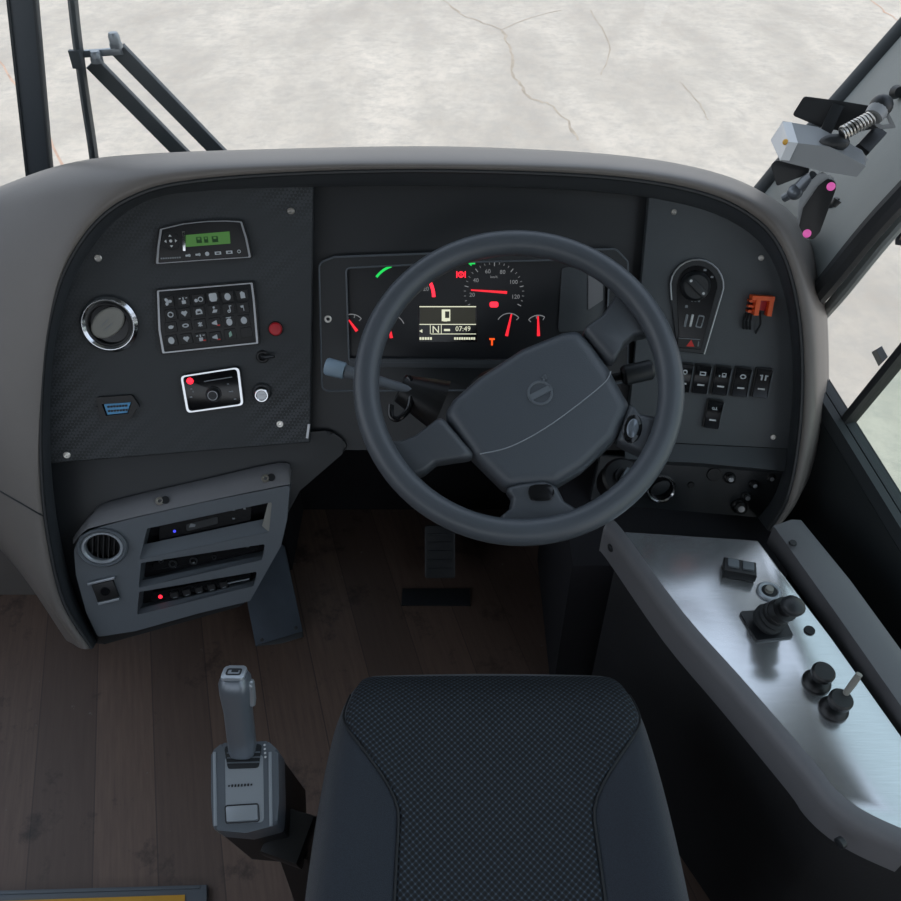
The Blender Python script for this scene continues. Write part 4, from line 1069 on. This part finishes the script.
# parking brake lever
o, T = cdev('parking_brake_lever', 'black tilted parking brake lever with a square base on the metal console', 'lever', 764, 625)
bq = [(739, 613), (779, 610), (793, 637.5), (756, 642)]
g = G(); g.prism(rpoly(poly(T, bq, 0), .003), 0, .004, .001, 1); put('base_plate', g, 'dial', o)
g = G(); g.lathe([(.021, .003), (.022, .010), (.0185, .013), (.020, .018), (.0165, .022), (.018, .027), (.013, .032), (0, .032)], 28, TL(0, 0, .008) @ RY(R(18)) @ RX(R(8))); put('boot', g, 'rubber', o)
tp = loc(T, 793, 606, .080)
A_ = Vector((.006, -.002, .030))
g = G(); ax = (tp-A_)
g.tube([A_, A_+ax*.3, A_+ax*.31, A_+ax*.62, A_+ax*.63, A_+ax*.8, A_+ax*.98, tp], [.0165, .0175, .0165, .0165, .0105, .010, .0145, .013], 20); put('shaft', g, 'black', o)
g = G(); g.ball(.0155, tp, sc=(1, 1, .6)); put('knob', g, 'dark', o)
o, T = cdev('blanking_plug', 'small dark hole plug on the metal console right of the parking brake lever', 'plug', 809.5, 630.5)
g = G(); g.lathe([(.0075, 0), (.007, .002), (0, .002)], 18, None); put('disc', g, 'rubber', o)
def knob(px, py, lab, key):
    o, T = cdev('pull_knob', lab, 'knob', px, py, 0, None)  # pull knob on a round base
    g = G(); g.lathe([(.018, 0), (.018, .004), (.015, .008), (.012, .010), (0, .010)], 26, None); put('base', g, 'black', o)
    g = G(); g.lathe([(.0075, .009), (.007, .020), (.009, .024), (0, .024)], 18, None); put('stem', g, 'dark', o)
    g = G(); g.lathe([(.010, .022), (.0145, .025), (.0145, .031), (.012, .034), (0, .0345)], 24, RX(R(6))); put('cap', g, 'black', o)
    if key:
        g = G(); g.tube([(.005, .004, .033), (.010, .010, .050), (.013, .014, .064)], [.004, .0045, .004], 10); put('handle', g, 'beige', o)
knob(816, 683, 'plain black pull knob on the metal console', False)
knob(833, 710, 'black pull knob with a tan handle nearest on the metal console', True)

# ------------------------------------------------------------------ driver seat
SZ = .475
seat = thing('driver_seat', 'dark blue driver seat cushion with a honeycomb mesh centre in the foreground', 'seat', TL(.05, .3, 0))
# plan outline half widths along the seat depth
yF = atz(480, 663, SZ-.02).y
xl = [atz(x, y, SZ).x for x, y in ((338, 690), (312, 730), (300, 790), (297, 860), (297, 901))]
yl = [atz(x, y, SZ).y for x, y in ((338, 690), (312, 730), (300, 790), (297, 860), (297, 901))]
xr = [atz(x, y, SZ).x for x, y in ((650, 706), (680, 765), (697, 830), (702, 880), (702, 901))]
yr = [atz(x, y, SZ).y for x, y in ((650, 706), (680, 765), (697, 830), (702, 880), (702, 901))]
def interp(ys, xs, y):
    pts = sorted(zip(ys, xs))
    if y <= pts[0][0]: return pts[0][1]
    for (a, b), (c, d) in zip(pts, pts[1:]):
        if y <= c: t = (y-a)/(c-a); return b+(d-b)*t
    return pts[-1][1]
cxs = (interp(yl, xl, .4)+interp(yr, xr, .4))/2
y0s = .02
NS, NT_ = 64, 60
hwl = cxs-xl[-1]; hwr = xr[-1]-cxs
def prof(t):      # narrowing of the front corners
    return (1-max(0, (t-.45)/.55)**3.0*.11)
def seatpt(s, t, lift=0.0):
    y = y0s + (yF-y0s)*t
    w = prof(t); hw = hwl if s < 0 else hwr
    x = cxs + s*hw*w
    a = abs(s)
    z = SZ + (.026*math.exp(-((a-.80)/.20)**2) - .012*(1-min(1, a/.6)**2))*(1-max(0, (t-.55)/.45)**1.2)
    edge = max(0, (a-.80)/.20); z -= .06*edge**2.6
    fr = max(0, (t-.84)/.16); z -= .055*fr**2.2
    y += .012*(1-a**2)*max(0, t-.6)
    return Vector((x, y, z+lift))
def sl(t): # insert half width, as share of half width
    k_ = max(0, min(1, (t-.63)/.24)); return .52 + .40*k_*k_*(3-2*k_)
rows = []
for j in range(NT_+1):
    t = j/NT_
    rows.append([seatpt(-1+2*i/NS, t) for i in range(NS+1)])
g = G(); g.loft(rows)
rim = [r[0] for r in rows] + rows[-1][1:] + [r[-1] for r in rows[::-1]][1:] + rows[0][::-1][1:-1]
low = [Vector((p.x*.985+cxs*.015, p.y-.006, SZ-.13)) for p in rim]
g.loft([rim, low], closed=True)
put('cushion', g, 'bolster', seat, world=True, smooth=60)
rows = []
for j in range(NT_+1):
    t = .02+.955*j/NT_; k = sl(t)
    rows.append([seatpt(-k+2*k*i/48, t, .0035 if 0 < i < 48 else -.002) for i in range(49)])
g = G(); g.loft(rows); put('mesh_insert', g, 'meshfab', seat, world=True, smooth=60)
for sg_ in (-1, 1):
    P = [seatpt(sg_*sl(t), t, .0012) for t in [.02+.9*j/40 for j in range(41)]]
    g = G(); g.tube(P, .0016, 8); put('piping', g, 'rubber', seat, world=True)
g = G(); g.prism(rpoly([(cxs-.17, .0), (cxs+.17, .0), (cxs+.17, yF-.08), (cxs-.17, yF-.08)], .03), .10, SZ-.13, .01); g.prism(rpoly([(cxs-.14, .02), (cxs+.14, .02), (cxs+.14, yF-.14), (cxs-.14, yF-.14)], .02), .001, .10)
put('pedestal', g, 'black', seat, world=True)

# ------------------------------------------------------------------ gear selector
GFo = at(243, 787, .97)
gs = thing('gear_selector', 'silver gear selector with an upright grip standing left of the driver seat', 'gear selector', frame(GFo, (1, .02, 0), (0, math.cos(R(14)), math.sin(R(14)))))
T = WORLD[gs.name]; dp = lambda pts, z=0.0: poly(T, pts, z)
topf = [(211, 752), (222, 743), (268, 741), (278, 750), (279, 800), (277, 825), (246, 833), (213, 830), (211, 800)]
g = G(); g.prism(rpoly(dp(topf, 0), .006), -.05, 0, .007, 3); cv = put('top_cover', g, 'silverdark', gs)
g = G(); g.prism(rpoly(dp([(225, 757), (263, 755), (264, 822), (226, 824)], .001), .004), -.002, .0012, .0008, 1); put('centre_strip', g, 'silver', cv)
for x0, x1 in ((214.5, 216.5), (270, 272.5)):
    g = G(); g.bar(loc(T, x0, 752, .0005), loc(T, x0+1, 826, .0005), .004, .002, bev=.0007); put('side_trim', g, 'silver', cv)
g = G(); g.prism(rpoly(dp([(224, 746), (262, 744), (259, 768), (228, 769)], .001), .004), -.001, .0022, .001, 1); st_ = put('lever_gate', g, 'dark', gs)
g = G()
for k in range(3): g.bar(loc(T, 227, 753+k*5, .0026), loc(T, 260, 752+k*5, .0026), .0015, .0012)
put('gate_rib', g, 'silverdark', st_)
g = G(); g.prism(rpoly(dp([(226, 807), (257, 805), (258, 820), (227, 822)], .002), .003), .001, .0042, .0012, 2); bt = put('release_button', g, 'silver', gs)
g = G(); c = dp([(225, 805.7), (258.3, 803.7), (259.4, 821.4), (226, 823.4)], .0015); g.tube([(x, y, .0014) for x, y in rpoly(c, .003)], .0008, 6, closed=True); put('button_gap', g, 'dial', bt)
g = G()
for k in range(8): g.box(.0020, .0020 if k in (0, 7) else .0030, .0004, T=TL(*loc(T, 229+k*3.2, 786-k*.2, .0016)))
put('small_print', g, 'dial', gs)
for k in range(4):
    g = G(); g.lathe([(.0014, 0), (.0012, .0008), (0, .001)], 10, TL(*loc(T, 264.5+k*.3, 745+k*4, .0006))); put('indicator_light', g, 'white', gs)
# black lower housing and arm towards the seat
lowp = dp(grow(topf, -.03, (245, 787)), 0)
lo2 = [Vector((x*.98+.014, y*.98-.014, -.16)) for x, y in lowp]; hi2 = [Vector((x, y, -.048)) for x, y in lowp]
g = G(); g.loft([lo2, hi2], closed=True, cap=True); put('lower_housing', g, 'black', gs)
g = G(); g.bar(loc(T, 272, 830, -.10), loc(T, 309, 843, -.10), .06, .05, bev=.008); put('mounting_arm', g, 'black', gs)
g = G(); base_w = T @ loc(T, 297, 842, -.12); g.prism(rect(.035, .05, base_w.x, base_w.y), .001, base_w.z+.01); put('support_post', g, 'black', gs, world=True)
# grip lever
b0 = loc(T, 243, 752, .0); w0 = T @ b0; w1 = at(234.5, 677, (w0-CAM).dot(FW)-.045)
ax = w1-w0; xx = Vector((1, 0, 0)); xx = (xx-ax.normalized()*xx.dot(ax.normalized())).normalized(); yy = ax.normalized().cross(xx)
rows = []
for t, a_, b_ in ((0, .0150, .013), (.06, .0165, .015), (.25, .0165, .016), (.6, .0165, .016), (.85, .0185, .018), (.96, .0185, .018), (1.03, .015, .014)):
    c = w0+ax*t; rows.append([c+xx*a_*math.copysign(abs(math.cos(q))**.7, math.cos(q))+yy*b_*math.copysign(abs(math.sin(q))**.7, math.sin(q)) for q in [2*PI*k/24 for k in range(24)]])
g = G(); g.loft(rows, closed=True, cap=True); gp = put('grip', g, 'silverdark', gs, world=True, smooth=50)
capT = Matrix(((xx.x, yy.x, ax.normalized().x, 0), (xx.y, yy.y, ax.normalized().y, 0), (xx.z, yy.z, ax.normalized().z, 0), (0, 0, 0, 1)))
cT = Matrix.Translation(w0+ax*1.03) @ capT
g = G(); g.prism(rect(.027, .024, 0, 0, .005, 4), 0, .004, .002, 2, cT); cp_ = put('grip_cap', g, 'silver', gp, world=True)
g = G(); g.plate(rect(.018, .012, 0, 0, .003), [rect(.014, .008, 0, 0, .002)], .004, .0046, cT); g.box(.008, .003, .0012, (.001, .001, .0044), T=cT); put('cap_mark', g, 'dark', gp, world=True)
sT = Matrix.Translation(w0+ax*.80+xx*.0165) @ capT
g = G(); g.prism(rect(.012, .036, 0, 0, .005, 4), 0, .005, .002, 2, sT @ RY(R(90)) @ RZ(R(90))); put('side_button', g, 'silver', gp, world=True)

# ------------------------------------------------------------------ pedals, foot rest, step edge
p0, p1 = atz(440, 574, .05), None
o = thing('accelerator_pedal', 'dark ribbed accelerator pedal deep in the footwell below the wheel', 'pedal', frame(p0, (1, 0, 0), (0, math.cos(R(50)), math.sin(R(50)))))
g = G(); g.prism(rect(.066, .115, 0, .05, .006), 0, .010, .002, 2); pd_ = put('pad', g, 'dark', o)
g = G()
for k in range(5): g.box(.054, .006, .003, (0, .012+k*.019, .0112))
put('rib', g, 'dark', pd_)
g = G(); wv = p0; g.box(.03, .05, .03, (0, .03, -.015)); put('hinge', g, 'black', o)
q0 = atz(436, 598, 0.001)
o = thing('heel_plate', 'thin dull metal strip on the floor under the accelerator pedal', 'plate', TL(q0.x, q0.y, 0.001))
g = G(); g.box(.15, .045, .006, (0, 0, .003), bev=.002); put('plate', g, 'dark', o)
f0 = atz(280, 640, .004); f1 = atz(266, 560, .12)
o = thing('foot_rest', 'worn blue grey sloping foot rest beside the grey radio housing', 'foot rest', frame(f0, (1, .12, 0), (f1-f0)))
T = WORLD[o.name]
pts = poly(T, [(246, 596), (262, 545), (284, 545), (303, 634), (256, 648)])
g = G(); g.prism(rpoly(pts, .006), -.008, 0, .002, 2); fr_ = put('plate', g, 'footplate', o)
g = G(); g.bar(loc(T, 256, 648, -.004), loc(T, 303, 634, -.004), .012, .012, bev=.002); put('edge', g, 'dark', o)
g = G()
for px, py in ((262, 640), (296, 628)): g.lathe([(.004, 0), (.0035, .002), (0, .0022)], 12, TL(*loc(T, px, py, 0.0)))
put('rivet', g, 'dark', fr_)
# step edge frame bottom left
e = [atz(-60, 891.5, .012), atz(207, 884, .012), atz(207, 960, .012), atz(-60, 960, .012)]
o = thing('step_edge', 'black rubber step nosing with a yellow warning strip at the lower left', 'step edge', TL(e[1].x, e[1].y, 0.001))
g = G(); xs_, ys_ = e[1].x, (e[0].y+e[1].y)/2
o2 = [(e[0].x, e[0].y), (e[1].x, e[1].y), (e[2].x, e[2].y), (e[3].x, e[3].y)]
g.prism(o2, .001, .012, .004, 2); put('nosing', g, 'greyblue', o, world=True)
g = G(); g.bar(atz(-40, 894.5, .0125), atz(200, 887.5, .0125), .004, .003, bev=.001); put('bead', g, 'greyblue', o, world=True)
ys = [atz(-50, 903, .0125), atz(185, 895, .0125), atz(185, 950, .0125), atz(-50, 950, .0125)]
g = G(); g.prism([(p.x, p.y) for p in ys], .0122, .0138); put('warning_strip', g, 'yellow', o, world=True)

# ------------------------------------------------------------------ driver monitor and its bracket on the pillar
DD = 1.10
vdir = (CAM-at(820, 160, DD)).normalized()
DFr = frame(at(820, 160, DD), RT - vdir*RT.dot(vdir), vdir.cross(RT))
mon = thing('dash_camera', 'grey box camera on a spring bracket fixed to the windscreen pillar', 'camera', DFr)
T = DFr; q = lambda px, py, z=0.0: loc(T, px, py, z)
dp = lambda pts, z=0.0: poly(T, pts, z)
g = G(); g.prism(rpoly(dp([(792, 115), (804, 96), (842, 101), (884, 108), (878, 128), (850, 133), (818, 126)], -.03), .004), -.04, -.033, .001, 1); put('rear_plate', g, 'dark', mon)
# box body: near face z=+.03 , far face z=-.02
g = G()
nearp = dp([(780, 161), (789, 142), (830, 147), (866, 166), (857, 177), (820, 171)], .03)
farp = dp([(771, 141), (783, 121), (818, 127), (862, 150), (868, 160), (790, 158)], -.012)
g.loft([[(x, y, -.012) for x, y in farp], [(x, y, .026) for x, y in nearp], ], closed=True, cap=True)
bx = put('body', g, 'camgrey', mon, smooth=30)
lq = [(770.5, 140), (782.5, 121.5), (788.5, 142), (780, 160)]
g = G(); zz = [-.010, -.010, .0275, .0285]; vs = [q(px, py, z) for (px, py), z in zip(lq, zz)]
ins = [v+Vector((.012, -.001, 0)) for v in vs]; g.loft([vs, ins], closed=True, cap=True); ln = put('lens_window', g, 'lens', bx)
g = G(); g.ball(.004, q(785.5, 142, .024), sc=(1, 1, .8)); put('amber_light', g, 'amber', bx)
g = G(); g.prism(rpoly(dp([(771, 165), (776, 160), (810, 168), (808, 174), (777, 186)], -.02), .003), -.03, -.012, .002, 2); put('lower_bracket', g, 'dark', mon)
g = G(); g.bar(q(822, 140, -.02), q(838, 106, -.03), .016, .02, bev=.003); put('bracket_arm', g, 'dark', mon)
g = G(); g.ball(.013, q(834, 143, .016), sc=(1.5, .9, .8)); put('cable_gland', g, 'dark', mon)
a, b = q(841, 134, .018), q(873, 117, .0)
N = 140; ax = (b-a).normalized(); e1 = ax.orthogonal().normalized(); e2 = ax.cross(e1)
P = [a.lerp(b, i/N)+(e1*math.cos(i/N*10*2*PI)+e2*math.sin(i/N*10*2*PI))*.0085 for i in range(N+1)]
g = G(); g.tube(P, .0016, 6); put('spring', g, 'screwhead', mon)
g = G(); g.tube([a, b], .0055, 10); put('spring_core', g, 'dark', mon)
g = G(); c = q(881, 106, -.01); g.tube([b, b.lerp(c, .5), c], [.0125, .0135, .013], 16); put('sleeve', g, 'camgrey', mon)
g = G(); g.ball(.015, c); put('ball_joint', g, 'dark', mon)
g = G(); g.plate(rpoly(dp([(870, 122), (888, 112), (896, 128), (880, 129)], -.02), .002), [rpoly(dp([(876, 122), (887, 117), (890, 124), (882, 125)], -.02), .001)], -.03, -.015); put('wall_clip', g, 'camgrey', mon)
g = G(); g.bar(q(862, 150, -.03), q(880, 130, -.05), .02, .012, bev=.003); put('wall_bracket', g, 'dark', mon)
# eye tracker bar
mo2 = thing('driver_monitor', 'slim black sensor bar with two pink lights below the box camera', 'sensor', sub(DFr, 818, 207, .02))
T = WORLD[mo2.name]; dp = lambda pts, z=0.0: poly(T, pts, z); q = lambda px, py, z=0.0: loc(T, px, py, z)
g = G(); g.prism(rpoly(dp([(797, 222), (799, 200), (812, 180), (821, 171), (834, 178), (836, 188), (820, 232), (812, 241), (805, 239)], .012), .006), -.012, .006, .004, 3); bd_ = put('housing', g, 'camgrey', mo2)
g = G(); g.prism(rpoly(dp([(799, 226), (803, 208), (818, 186), (828, 178), (836, 182), (836, 189), (820, 232), (813, 240), (805, 238)], .008), .006), .0055, .009, .002, 2); put('front_glass', g, 'black', mo2)
for px, py in ((831, 186.5), (807, 233.5)):
    g = G(); g.ball(.0056, q(px, py, .009), sc=(1, 1, .4)); put('infrared_light', g, 'pink', mo2)
g = G(); g.tube([q(797, 190, -.02), q(806, 182, -.02), q(814, 176, -.012)], [.008, .010, .008], 12); g.ball(.011, q(795, 192, -.02)); g.tube([q(795, 192, -.02), q(784, 198, -.03)], [.006, .006], 10); put('ball_mount', g, 'silverdark', mo2)
g = G(); g.tube([q(838, 200, -.02), q(833, 206, -.02)], [.006, .004], 10); put('cable_clip', g, 'dark', mo2)

# ------------------------------------------------------------------ outside: wipers and mirror
WY = 1.80
w = lambda px, py, y=WY: aty(px, py, y)
o = thing('windscreen_wiper', 'long dark wiper with twin arms outside the windscreen at the left', 'wiper', Matrix.Translation(w(150, 160)))
g = G(); P = [w(70, -30), w(76, 30), w(84, 90), w(93, 150), w(97, 185), w(101, 215)]; g.tube(crom(P, 5), .0095, 8, flat=1.6); put('blade', g, 'wiper', o, world=True)
g = G(); g.bar(w(74, 50, WY-.012), w(79, 68, WY-.012), .022, .014, (0, 1, 0), .002); put('blade_clip', g, 'wiper', o, world=True)
for a, b in (((92, 62), (196, 168)), ((118, 49), (232, 166))):
    A, B = w(*a, WY+.02), w(*b, WY+.04); g = G(); g.bar(A, B+(B-A)*.75, .034, .016, (0, 1, 0), .003); put('arm', g, 'wiper', o, world=True)
g = G(); g.bar(w(80, 54, WY+.01), w(122, 51, WY+.01), .014, .012, (0, 1, 0), .003); put('cross_link', g, 'wipersilver', o, world=True)
for (px, py), h_ in (((97, 60), .022), ((116, 45), .030)):
    g = G(); c = w(px, py, WY-.004); g.lathe([(.013, -.005), (.013, .004), (.0115, .004), (.0115, h_*.6), (.009, h_*.8), (0, h_*.8)], 18, TL(*c)); put('pivot', g, 'wipersilver', o, world=True)
mT = Matrix.Translation(at(903, 238, 1.75)) @ RZ(R(-20))
o = thing('wing_mirror', 'dark wing mirror edge outside the driver window cut by the picture edge', 'mirror', mT)
g = G(); g.box(.062, .06, .30, (0.012, 0, .14), bev=.018); put('housing', g, 'mirrorback', o)
g = G(); g.box(.05, .004, .26, (.012, -.0325, .14), bev=.001); put('mirror_glass', g, 'chrome', o)
g = G(); g.tube([(0.02, .02, .28), (-.02, .0, .5), (-.12, -.05, .7)], .014, 10); put('bracket', g, 'rubber', o)

# ------------------------------------------------------------------ light
wd_ = bpy.data.worlds.new('World'); SC.world = wd_; wd_.use_nodes = True
nt = wd_.node_tree; bg = nt.nodes['Background']
tc = nt.nodes.new('ShaderNodeTexCoord'); sp_ = nt.nodes.new('ShaderNodeSeparateXYZ'); cr = nt.nodes.new('ShaderNodeValToRGB')
nt.links.new(tc.outputs['Generated'], sp_.inputs[0]); nt.links.new(sp_.outputs['Z'], cr.inputs['Fac']); nt.links.new(cr.outputs['Color'], bg.inputs['Color'])
e = cr.color_ramp.elements; e[0].position = 0; e[0].color = (.88, .90, .92, 1); e[1].position = .6; e[1].color = (.66, .78, .95, 1)
bg.inputs['Strength'].default_value = 1.0
sun = bpy.data.lights.new('sun', 'SUN'); sun.energy = 2.0; sun.angle = R(1.5); sun.color = (1, .95, .87)
so = link(bpy.data.objects.new('sun', sun)); so.rotation_euler = (R(28), 0, R(-10))
# camera
cam = bpy.data.cameras.new('camera'); co = link(bpy.data.objects.new('camera', cam))
cam.sensor_width = 36; cam.lens = 36*FPX/901; cam.clip_start = .02; cam.clip_end = 200
co.location = CAM; co.rotation_euler = (PI/2-PITCH, 0, 0); SC.camera = co
vs_ = SC.view_settings; vs_.view_transform = 'Standard'; vs_.look = 'None'; vs_.gamma = 1; vs_.exposure = 0.5; vs_.use_curve_mapping = False
SC.cycles.use_denoising = True; SC.cycles.max_bounces = 10; SC.cycles.transparent_max_bounces = 16
SC.cycles.caustics_reflective = False; SC.cycles.caustics_refractive = False; SC.cycles.sample_clamp_indirect = 6
